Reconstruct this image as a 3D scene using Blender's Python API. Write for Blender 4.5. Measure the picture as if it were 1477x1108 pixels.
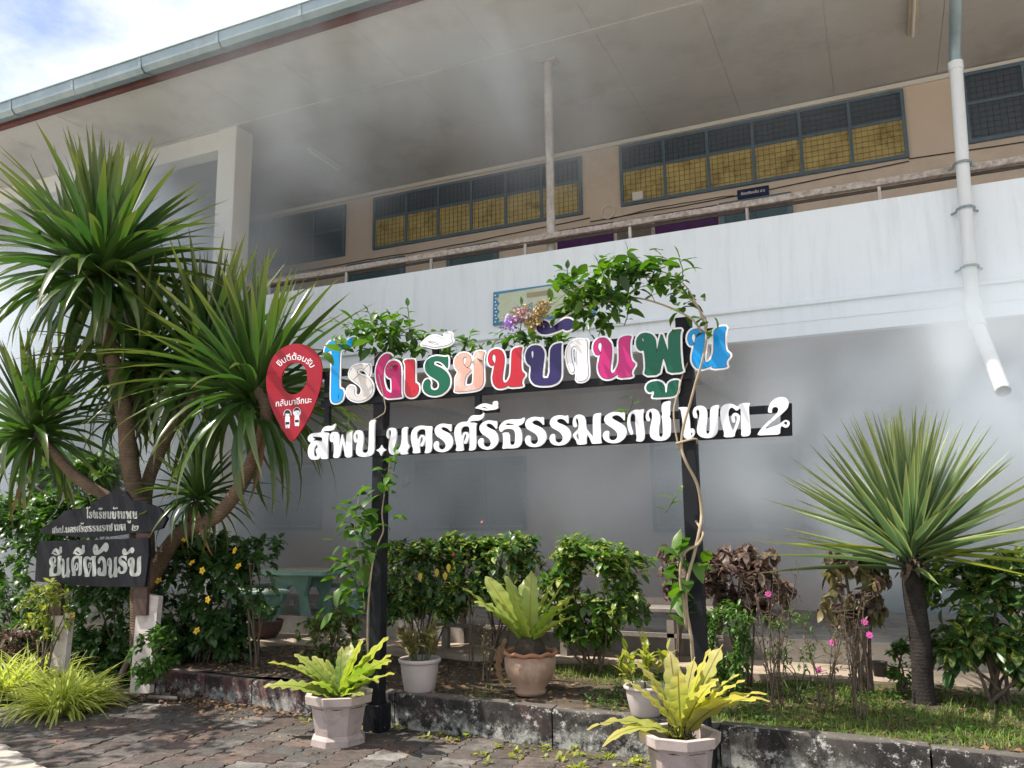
import bpy, bmesh, math, random
import numpy as np
from mathutils import Matrix, Vector
R = math.radians
rnd = random.Random(7)
for o in list(bpy.data.objects): bpy.data.objects.remove(o)
S = bpy.context.scene
COL = S.collection
# ------------------------------------------------------------------ camera
W_, H_, F_ = 1477, 1108, 1180
YAW, PITCH, ROLL = R(24.3), R(9.55), R(-0.62)
CAM = np.array([0, 0, 1.6])
_cy, _sy, _cp, _sp = math.cos(YAW), math.sin(YAW), math.cos(PITCH), math.sin(PITCH)
FWD = np.array([-_sy*_cp, _cy*_cp, _sp]); _r0 = np.array([_cy, _sy, 0]); _u0 = np.cross(_r0, FWD)
RGT = _r0*math.cos(ROLL)+_u0*math.sin(ROLL); UPV = _u0*math.cos(ROLL)-_r0*math.sin(ROLL)
cam = bpy.data.objects.new('camera', bpy.data.cameras.new('camera')); COL.objects.link(cam)
cam.data.sensor_width = 36; cam.data.lens = 36*F_/W_; cam.data.clip_end = 500; cam.data.clip_start = 0.05
cam.matrix_world = Matrix(((RGT[0], UPV[0], -FWD[0], CAM[0]), (RGT[1], UPV[1], -FWD[1], CAM[1]), (RGT[2], UPV[2], -FWD[2], CAM[2]), (0, 0, 0, 1)))
S.camera = cam
def _ray(x, y): return FWD+RGT*(x-W_/2)/F_+UPV*(H_/2-y)/F_
def aty(x, y, Y):
    d = _ray(x, y); return CAM+d*((Y-CAM[1])/d[1])
def atz(x, y, z):
    d = _ray(x, y); return CAM+d*((z-CAM[2])/d[2])
def depth(p): return float((np.array(p)-CAM)@FWD)
def ppm(p): return F_/max(depth(p), .1)      # pixels per metre at a point
# ------------------------------------------------------------------ sky and sun
SUN_EL, SUN_AZ = R(58), R(26)     # azimuth: degrees in front of the facade, sun on the left
sun_dir = Vector((-math.cos(SUN_EL)*math.cos(SUN_AZ), -math.cos(SUN_EL)*math.sin(SUN_AZ), math.sin(SUN_EL)))
world = bpy.data.worlds.new("World"); S.world = world; world.use_nodes = True
wn, wl = world.node_tree.nodes, world.node_tree.links
bg = wn['Background']; bg.inputs['Strength'].default_value = 0.14
sky = wn.new('ShaderNodeTexSky'); sky.sky_type = 'NISHITA'; sky.sun_disc = False
sky.sun_elevation = SUN_EL; sky.sun_rotation = math.atan2(sun_dir.x, sun_dir.y); sky.air_density = 1.0; sky.dust_density = 2.5; sky.altitude = 50
tc = wn.new('ShaderNodeTexCoord'); mp = wn.new('ShaderNodeMapping'); mp.inputs['Scale'].default_value = (1.6, 1.6, 3.2)
mp.inputs['Location'].default_value = (1.3, .4, .3)
nz = wn.new('ShaderNodeTexNoise'); nz.inputs['Scale'].default_value = 2.2; nz.inputs['Detail'].default_value = 8; nz.inputs['Roughness'].default_value = .58
rp = wn.new('ShaderNodeValToRGB'); rp.color_ramp.elements[0].position = .36; rp.color_ramp.elements[1].position = .60
mx = wn.new('ShaderNodeMix'); mx.data_type = 'RGBA'
wl.new(tc.outputs['Generated'], mp.inputs['Vector']); wl.new(mp.outputs['Vector'], nz.inputs['Vector'])
wl.new(nz.outputs['Fac'], rp.inputs['Fac']); wl.new(rp.outputs['Color'], mx.inputs[0])
wl.new(sky.outputs['Color'], mx.inputs[6]); mx.inputs[7].default_value = (6.2, 6.35, 6.7, 1)
wl.new(mx.outputs[2], bg.inputs['Color'])
sun = bpy.data.objects.new('sun', bpy.data.lights.new('sun', 'SUN')); COL.objects.link(sun)
sun.data.energy = 4.9; sun.data.angle = R(.55); sun.data.color = (1, .94, .85)
sun.rotation_euler = (-sun_dir).to_track_quat('-Z', 'Y').to_euler(); sun.location = (-10, -5, 15)
S.view_settings.view_transform = 'Standard'; S.view_settings.look = 'None'
S.view_settings.gamma = 1; S.view_settings.use_curve_mapping = False
S.view_settings.exposure = 0.6
S.render.engine = 'CYCLES'
S.cycles.max_bounces = 9; S.cycles.diffuse_bounces = 4; S.cycles.glossy_bounces = 3; S.cycles.transmission_bounces = 4
S.cycles.volume_bounces = 5; S.cycles.volume_step_rate = 1.0; S.cycles.volume_max_steps = 128; S.cycles.use_denoising = True

# ------------------------------------------------------------------ materials
def nodes(name):
    m = bpy.data.materials.new(name); m.use_nodes = True
    return m, m.node_tree.nodes, m.node_tree.links, m.node_tree.nodes['Principled BSDF']
def ramp(n, stops):
    r = n.new('ShaderNodeValToRGB'); cr = r.color_ramp
    while len(cr.elements) < len(stops): cr.elements.new(.5)
    for e, (p, c) in zip(cr.elements, stops): e.position = p; e.color = (*c, 1) if len(c) == 3 else c
    return r
def noise(n, l, scale, detail=6, rough=.6, vec=None, stretch=None, dist=0):
    t = n.new('ShaderNodeTexNoise'); t.inputs['Scale'].default_value = scale; t.inputs['Detail'].default_value = detail
    t.inputs['Roughness'].default_value = rough; t.inputs['Distortion'].default_value = dist
    if vec is not None:
        if stretch:
            mpp = n.new('ShaderNodeMapping'); mpp.inputs['Scale'].default_value = stretch; l.new(vec, mpp.inputs['Vector']); vec = mpp.outputs['Vector']
        l.new(vec, t.inputs['Vector'])
    return t.outputs['Fac']
def mixc(n, l, fac, a, b, mode='MIX'):
    x = n.new('ShaderNodeMix'); x.data_type = 'RGBA'; x.blend_type = mode
    if isinstance(fac, (int, float)): x.inputs[0].default_value = fac
    else: l.new(fac, x.inputs[0])
    for i, v in ((6, a), (7, b)):
        if isinstance(v, tuple): x.inputs[i].default_value = (*v, 1)
        else: l.new(v, x.inputs[i])
    return x.outputs[2]
def mr(n, l, v, a, b, c=0., d=1.):
    x = n.new('ShaderNodeMapRange'); x.inputs[1].default_value = a; x.inputs[2].default_value = b; x.inputs[3].default_value = c; x.inputs[4].default_value = d
    l.new(v, x.inputs[0]); return x.outputs[0]
def pm(name, base, var=None, scale=3., rough=.7, bump=.15, bscale=60., dirt=None, dirtamt=.4, dscale=2., streak=False, spec=.4, objvar=0., metal=0., coat=0.):
    """painted or mineral surface: two tones, optional dirt patches or streaks, fine bump"""
    m, n, l, b = nodes(name)
    g = n.new('ShaderNodeNewGeometry'); P = g.outputs['Position']
    var = var or tuple(c*.85 for c in base)
    c = mixc(n, l, mr(n, l, noise(n, l, scale, 8, .65, P), .35, .65), base, var)
    if dirt:
        st = (4.5, 4.5, .35) if streak else None
        f = mr(n, l, noise(n, l, dscale, 8, .7, P, st), .5, .72, 0, dirtamt)
        c = mixc(n, l, f, c, dirt)
    if objvar:
        oi = n.new('ShaderNodeObjectInfo'); at = n.new('ShaderNodeAttribute'); at.attribute_name = 'v'
        ad = n.new('ShaderNodeMath'); ad.operation = 'ADD'; l.new(oi.outputs['Random'], ad.inputs[0]); l.new(at.outputs['Fac'], ad.inputs[1])
        fr = n.new('ShaderNodeMath'); fr.operation = 'FRACT'; l.new(ad.outputs[0], fr.inputs[0])
        hv = n.new('ShaderNodeHueSaturation'); l.new(c, hv.inputs['Color']); l.new(mr(n, l, fr.outputs[0], 0, 1, 1-objvar, 1+objvar), hv.inputs['Value']); c = hv.outputs['Color']
    l.new(c, b.inputs['Base Color'])
    l.new(mr(n, l, noise(n, l, scale*3, 4, .6, P), .3, .7, max(rough-.12, .03), min(rough+.12, 1)), b.inputs['Roughness'])
    b.inputs['Specular IOR Level'].default_value = spec; b.inputs['Metallic'].default_value = metal; b.inputs['Coat Weight'].default_value = coat
    if bump:
        bm_ = n.new('ShaderNodeBump'); bm_.inputs['Strength'].default_value = bump; bm_.inputs['Distance'].default_value = .01
        l.new(noise(n, l, bscale, 6, .7, P), bm_.inputs['Height']); l.new(bm_.outputs['Normal'], b.inputs['Normal'])
    return m
def leafmat(name, ca, cb, tip=None, edge=None, patch=None, patchamt=.5, rough=.45, trans=.35, tcol=None, spec=.5, rib=None):
    """leaf: per-leaf hue between ca and cb, optional tip, edge or patch colour, some light let through"""
    m, n, l, b = nodes(name)
    oi = n.new('ShaderNodeObjectInfo'); at = n.new('ShaderNodeAttribute'); at.attribute_name = 'v'
    ad = n.new('ShaderNodeMath'); ad.operation = 'ADD'; l.new(oi.outputs['Random'], ad.inputs[0]); l.new(at.outputs['Fac'], ad.inputs[1])
    fr = n.new('ShaderNodeMath'); fr.operation = 'FRACT'; l.new(ad.outputs[0], fr.inputs[0])
    c = mixc(n, l, fr.outputs[0], ca, cb)
    uv = n.new('ShaderNodeUVMap'); sp = n.new('ShaderNodeSeparateXYZ'); l.new(uv.outputs['UV'], sp.inputs[0])
    g = n.new('ShaderNodeNewGeometry')
    if patch: c = mixc(n, l, mr(n, l, noise(n, l, 28, 3, .6, g.outputs['Position']), .5, .58, 0, patchamt), c, patch)
    if tip: c = mixc(n, l, mr(n, l, sp.outputs['X'], .55, 1), c, tip)
    a1 = n.new('ShaderNodeMath'); a1.operation = 'SUBTRACT'; l.new(sp.outputs['Y'], a1.inputs[0]); a1.inputs[1].default_value = .5
    a2 = n.new('ShaderNodeMath'); a2.operation = 'ABSOLUTE'; l.new(a1.outputs[0], a2.inputs[0])
    if edge: c = mixc(n, l, mr(n, l, a2.outputs[0], .3, .45), c, edge)
    if rib: c = mixc(n, l, mr(n, l, a2.outputs[0], .0, .07, 1, 0), c, rib)
    l.new(c, b.inputs['Base Color']); b.inputs['Roughness'].default_value = rough; b.inputs['Specular IOR Level'].default_value = spec
    t = n.new('ShaderNodeBsdfTranslucent'); hs = n.new('ShaderNodeHueSaturation'); hs.inputs['Value'].default_value = 1.9; hs.inputs['Saturation'].default_value = 1.15
    if tcol: l.new(mixc(n, l, .5, c, tcol), hs.inputs['Color'])
    else: l.new(c, hs.inputs['Color'])
    l.new(hs.outputs['Color'], t.inputs['Color'])
    ms = n.new('ShaderNodeMixShader'); ms.inputs[0].default_value = trans
    l.new(b.outputs[0], ms.inputs[1]); l.new(t.outputs[0], ms.inputs[2])
    l.new(ms.outputs[0], n['Material Output'].inputs['Surface'])
    return m

# ------------------------------------------------------------------ mesh helpers
class MB:
    def __init__(s): s.v = []; s.f = []; s.m = []
    def add(s, vs, fs, mi=0):
        b = len(s.v); s.v += [tuple(map(float, v)) for v in vs]; s.f += [tuple(i+b for i in f) for f in fs]; s.m += [mi]*len(fs); return s
    def box(s, a, b, mi=0, bev=0):
        x0, y0, z0 = a; x1, y1, z1 = b
        if bev:
            e = bev; P = []
            for (x, sx) in ((x0, 1), (x1, -1)):
                for (y, sy) in ((y0, 1), (y1, -1)):
                    for (z, sz) in ((z0, 1), (z1, -1)):
                        P += [(x, y+sy*e, z+sz*e), (x+sx*e, y, z+sz*e), (x+sx*e, y+sy*e, z)]
            bm = bmesh.new(); [bm.verts.new(p) for p in P]; r = bmesh.ops.convex_hull(bm, input=bm.verts)
            bm.verts.index_update(); s.add([v.co for v in bm.verts], [[v.index for v in f.verts] for f in bm.faces], mi); bm.free(); return s
        return s.add([(x0, y0, z0), (x1, y0, z0), (x1, y1, z0), (x0, y1, z0), (x0, y0, z1), (x1, y0, z1), (x1, y1, z1), (x0, y1, z1)],
                     [(0, 3, 2, 1), (4, 5, 6, 7), (0, 1, 5, 4), (1, 2, 6, 5), (2, 3, 7, 6), (3, 0, 4, 7)], mi)
    def tube(s, pts, rad, seg=8, mi=0, cap=True, jit=0):
        pts = [Vector(p) for p in pts]; n = len(pts)
        if isinstance(rad, (int, float)): rad = [rad]*n
        up = Vector((0, 0, 1)); prev = None; vs = []
        for i, p in enumerate(pts):
            t = (pts[min(i+1, n-1)]-pts[max(i-1, 0)]).normalized()
            if prev is None:
                a = up if abs(t.z) < .9 else Vector((1, 0, 0)); x = t.cross(a).normalized()
            else: x = (prev-t*prev.dot(t)).normalized()
            prev = x; y = t.cross(x)
            for k in range(seg):
                a = 2*math.pi*k/seg; rr = rad[i]*(1+(rnd.uniform(-jit, jit) if jit else 0)); vs.append(p+(x*math.cos(a)+y*math.sin(a))*rr)
        fs = [(i*seg+k, i*seg+(k+1) % seg, (i+1)*seg+(k+1) % seg, (i+1)*seg+k) for i in range(n-1) for k in range(seg)]
        if cap: fs += [tuple(range(seg))[::-1], tuple((n-1)*seg+k for k in range(seg))]
        return s.add(vs, fs, mi)
    def lathe(s, prof, seg=24, c=(0, 0, 0), mi=0, sq=None, rot=0):
        vs = []
        for r_, z in prof:
            for k in range(seg):
                a = 2*math.pi*k/seg+rot; vs.append((c[0]+r_*math.cos(a), c[1]+r_*math.sin(a), c[2]+z))
        n = len(prof)
        fs = [(i*seg+k, i*seg+(k+1) % seg, (i+1)*seg+(k+1) % seg, (i+1)*seg+k) for i in range(n-1) for k in range(seg)]
        return s.add(vs, fs, mi)
    def prism(s, pts2, y0, y1, mi=0):     # outline in XZ, extruded along Y (front y0)
        n = len(pts2)
        return s.add([(x, y0, z) for x, z in pts2]+[(x, y1, z) for x, z in pts2],
                     [tuple(range(n)), tuple(range(2*n-1, n-1, -1))]+[(i, i+n, (i+1) % n+n, (i+1) % n) for i in range(n)], mi)
    def mesh(s, name, smooth=False):
        me = bpy.data.meshes.new(name); me.from_pydata(s.v, [], s.f)
        if any(s.m): me.polygons.foreach_set('material_index', s.m)
        if smooth: me.polygons.foreach_set('use_smooth', [True]*len(s.f))
        me.update(); return me
def props(o, label=None, cat=None, group=None, kind=None):
    if label: o['label'] = label
    if cat: o['category'] = cat
    if group: o['group'] = group
    if kind: o['kind'] = kind
    return o
def thing(name, label, cat, loc=(0, 0, 0), group=None):
    o = bpy.data.objects.new(name, None); COL.objects.link(o); o.location = tuple(map(float, loc)); o.empty_display_size = .1
    o['_l'] = 0; del o['_l']
    return props(o, label, cat, group)
def wloc(o):
    v = Vector(o.location)
    while o.parent: o = o.parent; v = v if o.type != 'EMPTY' else v
    return v
ORG = {}
def link(name, me, mats, parent=None, M=None, **kw):
    """me is in world space (or placed by M); parents are translated Empties or identity meshes"""
    o = bpy.data.objects.new(name, me); COL.objects.link(o)
    if me and len(me.materials) == 0:
        for m in (mats if isinstance(mats, (list, tuple)) else [mats]): me.materials.append(m)
    if M is not None: o.matrix_basis = M
    if parent is not None:
        o.parent = parent; o.matrix_parent_inverse = gw(parent).inverted()
    return props(o, **kw)
def gw(o):
    m = o.matrix_basis.copy()
    if o.parent: m = gw(o.parent) @ o.matrix_parent_inverse @ m
    return m
def part(name, mb, mats, parent=None, smooth=False, **kw): return link(name, mb.mesh(name, smooth), mats, parent, **kw)
def auto_smooth(me, ang=40):
    bm = bmesh.new(); bm.from_mesh(me)
    for f in bm.faces: f.smooth = True
    for e in bm.edges:
        if len(e.link_faces) == 2 and e.calc_face_angle(0) > R(ang): e.smooth = False
    bm.to_mesh(me); bm.free()
# --- leaf prototypes: along +X, width along Y, normal +Z, length 1
def leafproto(name, wfun, seg=6, droop=0., fold=.15, wave=0., waven=5, cup=0., twist=0.):
    vs, fs, uvs = [], [], []
    for i in range(seg+1):
        t = i/seg; ang = droop*t; x = t if droop == 0 else math.sin(ang)/droop*1.0; z = -(1-math.cos(ang))/droop if droop else 0
        w = wfun(t); wz = wave*math.sin(t*waven*2*math.pi)*(1 if w > .01 else 0)
        for s in (-1, 0, 1):
            tw = twist*t; y = s*w; zz = z+abs(s)*w*fold*2+(s*wz if s else 0)
            vs.append((x+abs(s)*cup*w, y*math.cos(tw), zz+y*math.sin(tw))); uvs.append((t, .5+s*.5))
    for i in range(seg):
        for k in (0, 1): fs.append((i*3+k, (i+1)*3+k, (i+1)*3+k+1, i*3+k+1))
    me = bpy.data.meshes.new(name); me.from_pydata(vs, [], fs); uvl = me.uv_layers.new(name='UVMap')
    for lp in me.loops: uvl.data[lp.index].uv = uvs[lp.vertex_index]
    me.polygons.foreach_set('use_smooth', [True]*len(fs)); me.update(); return me
def frame(pos, d, L, Wd=None, roll=0., up=None, Hh=None):
    x = Vector(d).normalized(); u = Vector(up) if up is not None else Vector((0, 0, 1))
    if abs(x.dot(u)) > .985: u = Vector((rnd.uniform(-1, 1), rnd.uniform(-1, 1), .1))
    y = u.cross(x).normalized(); z = x.cross(y)
    if roll: y, z = y*math.cos(roll)+z*math.sin(roll), z*math.cos(roll)-y*math.sin(roll)
    Wd = L if Wd is None else Wd; Hh = L if Hh is None else Hh
    return Matrix(((x.x*L, y.x*Wd, z.x*Hh, pos[0]), (x.y*L, y.y*Wd, z.y*Hh, pos[1]), (x.z*L, y.z*Wd, z.z*Hh, pos[2]), (0, 0, 0, 1)))
def merged(name, protos, inst, mat, parent=None, **kw):
    """all instances (proto index, matrix) joined into one mesh, with a per-piece random value 'v'"""
    VV, LV, LS, UV, AV, off, lo = [], [], [], [], [], 0, 0
    for pi, me in enumerate(protos):
        Ms = [M for (k, M) in inst if k == pi]
        if not Ms: continue
        nv, nl, nf = len(me.vertices), len(me.loops), len(me.polygons)
        co = np.empty(nv*3); me.vertices.foreach_get('co', co); co = np.c_[co.reshape(-1, 3), np.ones(nv)]
        lv = np.empty(nl, int); me.loops.foreach_get('vertex_index', lv); ls = np.empty(nf, int); me.polygons.foreach_get('loop_start', ls)
        A = np.array([[list(r) for r in M] for M in Ms]); K = len(Ms)
        VV.append(np.einsum('kij,nj->kni', A, co)[:, :, :3].reshape(-1, 3))
        LV.append((lv[None]+off+np.arange(K)[:, None]*nv).ravel()); LS.append((ls[None]+lo+np.arange(K)[:, None]*nl).ravel())
        if me.uv_layers:
            uv = np.empty(nl*2); me.uv_layers[0].data.foreach_get('uv', uv)
        else: uv = np.zeros(nl*2)
        UV.append(np.tile(uv, K)); AV.append(np.repeat([rnd.random() for _ in range(K)], nf)); off += K*nv; lo += K*nl
    if not VV: return None
    V = np.concatenate(VV); L = np.concatenate(LV); P = np.concatenate(LS)
    me = bpy.data.meshes.new(name); me.vertices.add(len(V)); me.vertices.foreach_set('co', V.ravel())
    me.loops.add(len(L)); me.loops.foreach_set('vertex_index', L); me.polygons.add(len(P)); me.polygons.foreach_set('loop_start', P)
    me.update(calc_edges=True); me.validate()
    u = me.uv_layers.new(name='UVMap'); u.data.foreach_set('uv', np.concatenate(UV))
    a = me.attributes.new('v', 'FLOAT', 'FACE'); a.data.foreach_set('value', np.concatenate(AV))
    me.polygons.foreach_set('use_smooth', [True]*len(P))
    return link(name, me, mat, parent, kind='stuff', **kw)
def leafcopy(me, mat):
    q = me.copy(); q.materials.clear(); q.materials.append(mat); return q
def foliage(parent, protos, inst, mat, n_parts, name='leaf', mass='leaf_mass'):
    for p in protos:
        if len(p.materials) == 0: p.materials.append(mat)
    pr = protos
    if protos[0].materials[0] != mat:
        pr = [p.copy() for p in protos]
        for p in pr: p.materials.clear(); p.materials.append(mat)
    inst = sorted(inst, key=lambda t: -ppm(t[1].translation)*t[1].col[0].length)
    # nearest and longest leaves first, but spread over the crown
    head, tail = inst[:n_parts], inst[n_parts:]
    for k, M in head: link(name, pr[k], mat, parent, M=M)
    if tail: merged(mass, pr, tail, mat, parent)
def rdir(elmin=-90, elmax=90):
    a = rnd.uniform(0, 2*math.pi); e = R(rnd.uniform(elmin, elmax)); return Vector((math.cos(e)*math.cos(a), math.cos(e)*math.sin(a), math.sin(e)))
# --- 2D outlines -> flat solids
def chaikin(p, it=1, c=.22):
    for _ in range(it):
        q = []
        for i in range(len(p)):
            a, b = p[i], p[(i+1) % len(p)]
            q += [(a[0]*(1-c)+b[0]*c, a[1]*(1-c)+b[1]*c), (a[0]*c+b[0]*(1-c), a[1]*c+b[1]*(1-c))]
        p = q
    return p
def fill2d(loops, thick):
    """filled outline (even-odd) in local XY with thickness, as mesh data"""
    cu = bpy.data.curves.new('outline', 'CURVE'); cu.dimensions = '2D'; cu.fill_mode = 'BOTH'; cu.extrude = thick/2
    for lp in loops:
        sp = cu.splines.new('POLY'); sp.points.add(len(lp)-1); sp.use_cyclic_u = True
        for i, (x, y) in enumerate(lp): sp.points[i].co = (x, y, 0, 1)
    o = bpy.data.objects.new('outline', cu); COL.objects.link(o); bpy.context.view_layer.update()
    me = bpy.data.meshes.new_from_object(o.evaluated_get(bpy.context.evaluated_depsgraph_get()))
    me.materials.clear(); bpy.data.objects.remove(o); bpy.data.curves.remove(cu); return me
def contour(loops, off, h):
    """iso-contour of the signed distance to an even-odd outline"""
    allp = np.array([p for lp in loops for p in lp]); x0, y0 = allp.min(0)-off-3*h; x1, y1 = allp.max(0)+off+3*h
    gx = np.arange(x0, x1+h, h); gy = np.arange(y0, y1+h, h); X, Y = np.meshgrid(gx, gy, indexing='ij'); px = X.ravel(); py = Y.ravel()
    D = np.full(px.shape, 1e9); ins = np.zeros(px.shape, bool)
    for lp in loops:
        a = np.array(lp); b = np.roll(a, -1, 0)
        for (ax, ay), (bx, by) in zip(a, b):
            dx, dy = bx-ax, by-ay; L2 = dx*dx+dy*dy+1e-12
            t = np.clip(((px-ax)*dx+(py-ay)*dy)/L2, 0, 1); D = np.minimum(D, (px-ax-t*dx)**2+(py-ay-t*dy)**2)
            c = ((ay > py) != (by > py)); 
            with np.errstate(divide='ignore', invalid='ignore'): xi = ax+(py-ay)*dx/(dy if dy else 1e-12)
            ins ^= (c & (px < xi))
    Fd = (np.where(ins, -1, 1)*np.sqrt(D)-off).reshape(X.shape); nx, ny = Fd.shape
    nxt = {}; pos = {}
    def ept(i, j, k):   # edge k: 0 horizontal from (i,j) to (i+1,j); 1 vertical
        key = (i, j, k)
        if key not in pos:
            a = Fd[i, j]; b = Fd[i+1, j] if k == 0 else Fd[i, j+1]; t = a/(a-b)
            pos[key] = (gx[i]+(h*t if k == 0 else 0), gy[j]+(h*t if k == 1 else 0))
        return key
    T = {1: [(3, 0)], 2: [(0, 1)], 3: [(3, 1)], 4: [(1, 2)], 5: [(3, 2), (1, 0)], 6: [(0, 2)], 7: [(3, 2)], 8: [(2, 3)], 9: [(2, 0)], 10: [(2, 1), (0, 3)], 11: [(2, 1)], 12: [(1, 3)], 13: [(1, 0)], 14: [(0, 3)]}
    sg = Fd < 0; code = sg[:-1, :-1]*1+sg[1:, :-1]*2+sg[1:, 1:]*4+sg[:-1, 1:]*8
    for i, j in zip(*np.nonzero((code > 0) & (code < 15))):
        e = {0: (i, j, 0), 1: (i+1, j, 1), 2: (i, j+1, 0), 3: (i, j, 1)}
        for a, b in T[int(code[i, j])]: nxt[ept(*e[a])] = ept(*e[b])
    out = []
    while nxt:
        k0 = next(iter(nxt)); lp = []; k = k0
        while k in nxt: lp.append(pos[k]); k = nxt.pop(k)
        if len(lp) > 8:
            q = lp[::2]; out.append(q)
    return out
def text_mesh(body, size, thick=.001, bold=.0, sx=1., sy=1., align='CENTER', shear=0.):
    cu = bpy.data.curves.new('text', 'FONT'); cu.body = body; cu.size = size; cu.extrude = thick/2; cu.offset = bold; cu.align_x = align; cu.resolution_u = 3; cu.shear = shear
    o = bpy.data.objects.new('text', cu); COL.objects.link(o); bpy.context.view_layer.update()
    me = bpy.data.meshes.new_from_object(o.evaluated_get(bpy.context.evaluated_depsgraph_get()))
    me.materials.clear(); bpy.data.objects.remove(o); bpy.data.curves.remove(cu)
    if sx != 1 or sy != 1: me.transform(Matrix.Diagonal((sx, sy, 1, 1)))
    return me
XZ = Matrix(((1, 0, 0, 0), (0, 0, -1, 0), (0, 1, 0, 0), (0, 0, 0, 1)))     # local XY outline -> world XZ, facing -Y
# ================================================================== the ground
GZ = .26                                     # garden level behind the kerb
def kerbY(x): return 5.84-.06*(x+3.0) if x > -4.2 else 5.912+.10*(-4.2-x)*.9
CONC = pm('old_concrete', (.40, .365, .32), (.29, .26, .23), 2.5, .9, .35, 90, dirt=(.10, .09, .07), dirtamt=.7, dscale=3.5)
DARKG = pm('joint_soil', (.035, .03, .024), (.06, .05, .038), 9, .95, .5, 120)
SOIL = pm('garden_soil', (.050, .036, .025), (.10, .075, .052), 5, .95, .6, 70, dirt=(.03, .03, .02), dirtamt=.6, dscale=6)
m = MB(); m.box((-60, -40, -.6), (60, 90, -.03)); part('ground', m, pm('far_ground', (.42, .39, .34), (.30, .29, .23), .6, .95), None, kind='structure')
m = MB()
# concrete road slab: left-front corner, edge runs along the pavers
e0 = Vector((-6.29, 4.385)); ed = (Vector((-5.27, 4.034))-e0).normalized(); en = Vector((ed.y, -ed.x))
a, b = e0-ed*14, e0+ed*9
P = [a, b, b+en*9, a+en*9]
m.add([(p.x, p.y, -.006) for p in P]+[(p.x, p.y, -.2) for p in P], [(0, 1, 2, 3)[::-1], (0, 1, 5, 4), (1, 2, 6, 5), (2, 3, 7, 6), (3, 0, 4, 7)])
part('road', m, pm('road_concrete', (.50, .45, .38), (.38, .34, .29), 1.5, .9, .3, 110), None, kind='structure')
m = MB(); m.add([(-12, 3, -.012), (4, 3, -.012), (4, 6.6, -.012), (-12, 6.6, -.012)], [(0, 1, 2, 3)]); 
pav = part('pavement', m, DARKG, None, kind='structure')
# wavy interlocking pavers, columns running away from the camera
PX, PY = .262, .205
def paver_mesh(i):
    r = random.Random(i); n = 8; g = .006
    def wx(t): return .013*math.sin(4*math.pi*t)          # side edges
    def wy(t): return .014*math.sin(2*math.pi*t+math.pi)
    out = []
    for k in range(n): t = k/n; out.append((-PX/2+t*PX, -PY/2+wy(t)))
    for k in range(n): t = k/n; out.append((PX/2+wx(t), -PY/2+t*PY))
    for k in range(n): t = 1-k/n; out.append((-PX/2+t*PX, PY/2+wy(t)))
    for k in range(n): t = 1-k/n; out.append((-PX/2+wx(t), -PY/2+t*PY))
    N = len(out); vs = []
    for s, z in ((1-.022, -.03), (1-.022, -.005), (1-.052, .002)):
        for (x, y) in out: vs.append((x*s+r.uniform(-.0015, .0015), y*s+r.uniform(-.0015, .0015), z+r.uniform(-.0008, .0008)))
    vs.append((0, 0, .003))
    fs = [(j*N+k, j*N+(k+1) % N, (j+1)*N+(k+1) % N, (j+1)*N+k) for j in (0, 1) for k in range(N)]+[(2*N+k, 2*N+(k+1) % N, 3*N) for k in range(N)]
    me = bpy.data.meshes.new('paver'); me.from_pydata(vs, [], fs); me.update(); return me
def paver_mat():
    m, n, l, b = nodes('paver_concrete'); g = n.new('ShaderNodeNewGeometry'); P = g.outputs['Position']
    oi = n.new('ShaderNodeObjectInfo'); at = n.new('ShaderNodeAttribute'); at.attribute_name = 'v'
    ad = n.new('ShaderNodeMath'); ad.operation = 'ADD'; l.new(oi.outputs['Random'], ad.inputs[0]); l.new(at.outputs['Fac'], ad.inputs[1])
    fr = n.new('ShaderNodeMath'); fr.operation = 'FRACT'; l.new(ad.outputs[0], fr.inputs[0])
    r = ramp(n, [(0, (.095, .064, .055)), (.3, (.10, .082, .072)), (.55, (.085, .080, .074)), (.75, (.15, .10, .082)), (.93, (.145, .135, .125)), (1, (.30, .28, .26))]); l.new(fr.outputs[0], r.inputs['Fac'])
    c = mixc(n, l, mr(n, l, noise(n, l, 7, 8, .7, P), .42, .62, 0, .75), r.outputs['Color'], (.045, .040, .035))
    c = mixc(n, l, mr(n, l, noise(n, l, 1.1, 4, .6, P), .52, .68, 0, .7), c, (.035, .03, .027))
    c = mixc(n, l, mr(n, l, noise(n, l, 38, 5, .7, P), .58, .7, 0, .5), c, (.34, .32, .29))
    l.new(c, b.inputs['Base Color']); b.inputs['Roughness'].default_value = .88; b.inputs['Specular IOR Level'].default_value = .3
    bp = n.new('ShaderNodeBump'); bp.inputs['Strength'].default_value = .5; bp.inputs['Distance'].default_value = .008; l.new(noise(n, l, 85, 8, .7, P), bp.inputs['Height']); l.new(bp.outputs['Normal'], b.inputs['Normal'])
    return m
PV = paver_mat(); pms = [paver_mesh(i) for i in range(6)]
for q in pms: q.materials.append(PV)
rowang = R(3.5); inst = []
for i in range(-30, 30):
    for j in range(-4, 22):
        x = i*PX; y = 3.2+(j+(i % 2)*.5)*PY
        X, Y = -3+x*math.cos(rowang)-(y-4.5)*math.sin(rowang), 4.5+x*math.sin(rowang)+(y-4.5)*math.cos(rowang)
        if (Vector((X, Y))-e0).dot(en) > -.10 or Y > kerbY(X)-.05 or X > 3 or X < -10.5 or Y > 6.25: continue
        zz = rnd.uniform(-.003, .004)
        inst.append((rnd.randrange(6), Matrix.Translation((X, Y, zz)) @ Matrix.Rotation(rowang+rnd.uniform(-.015, .015), 4, 'Z') @ Matrix.Rotation(rnd.uniform(-.02, .02), 4, 'X') @ Matrix.Rotation(rnd.uniform(-.018, .018), 4, 'Y')))
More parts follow.
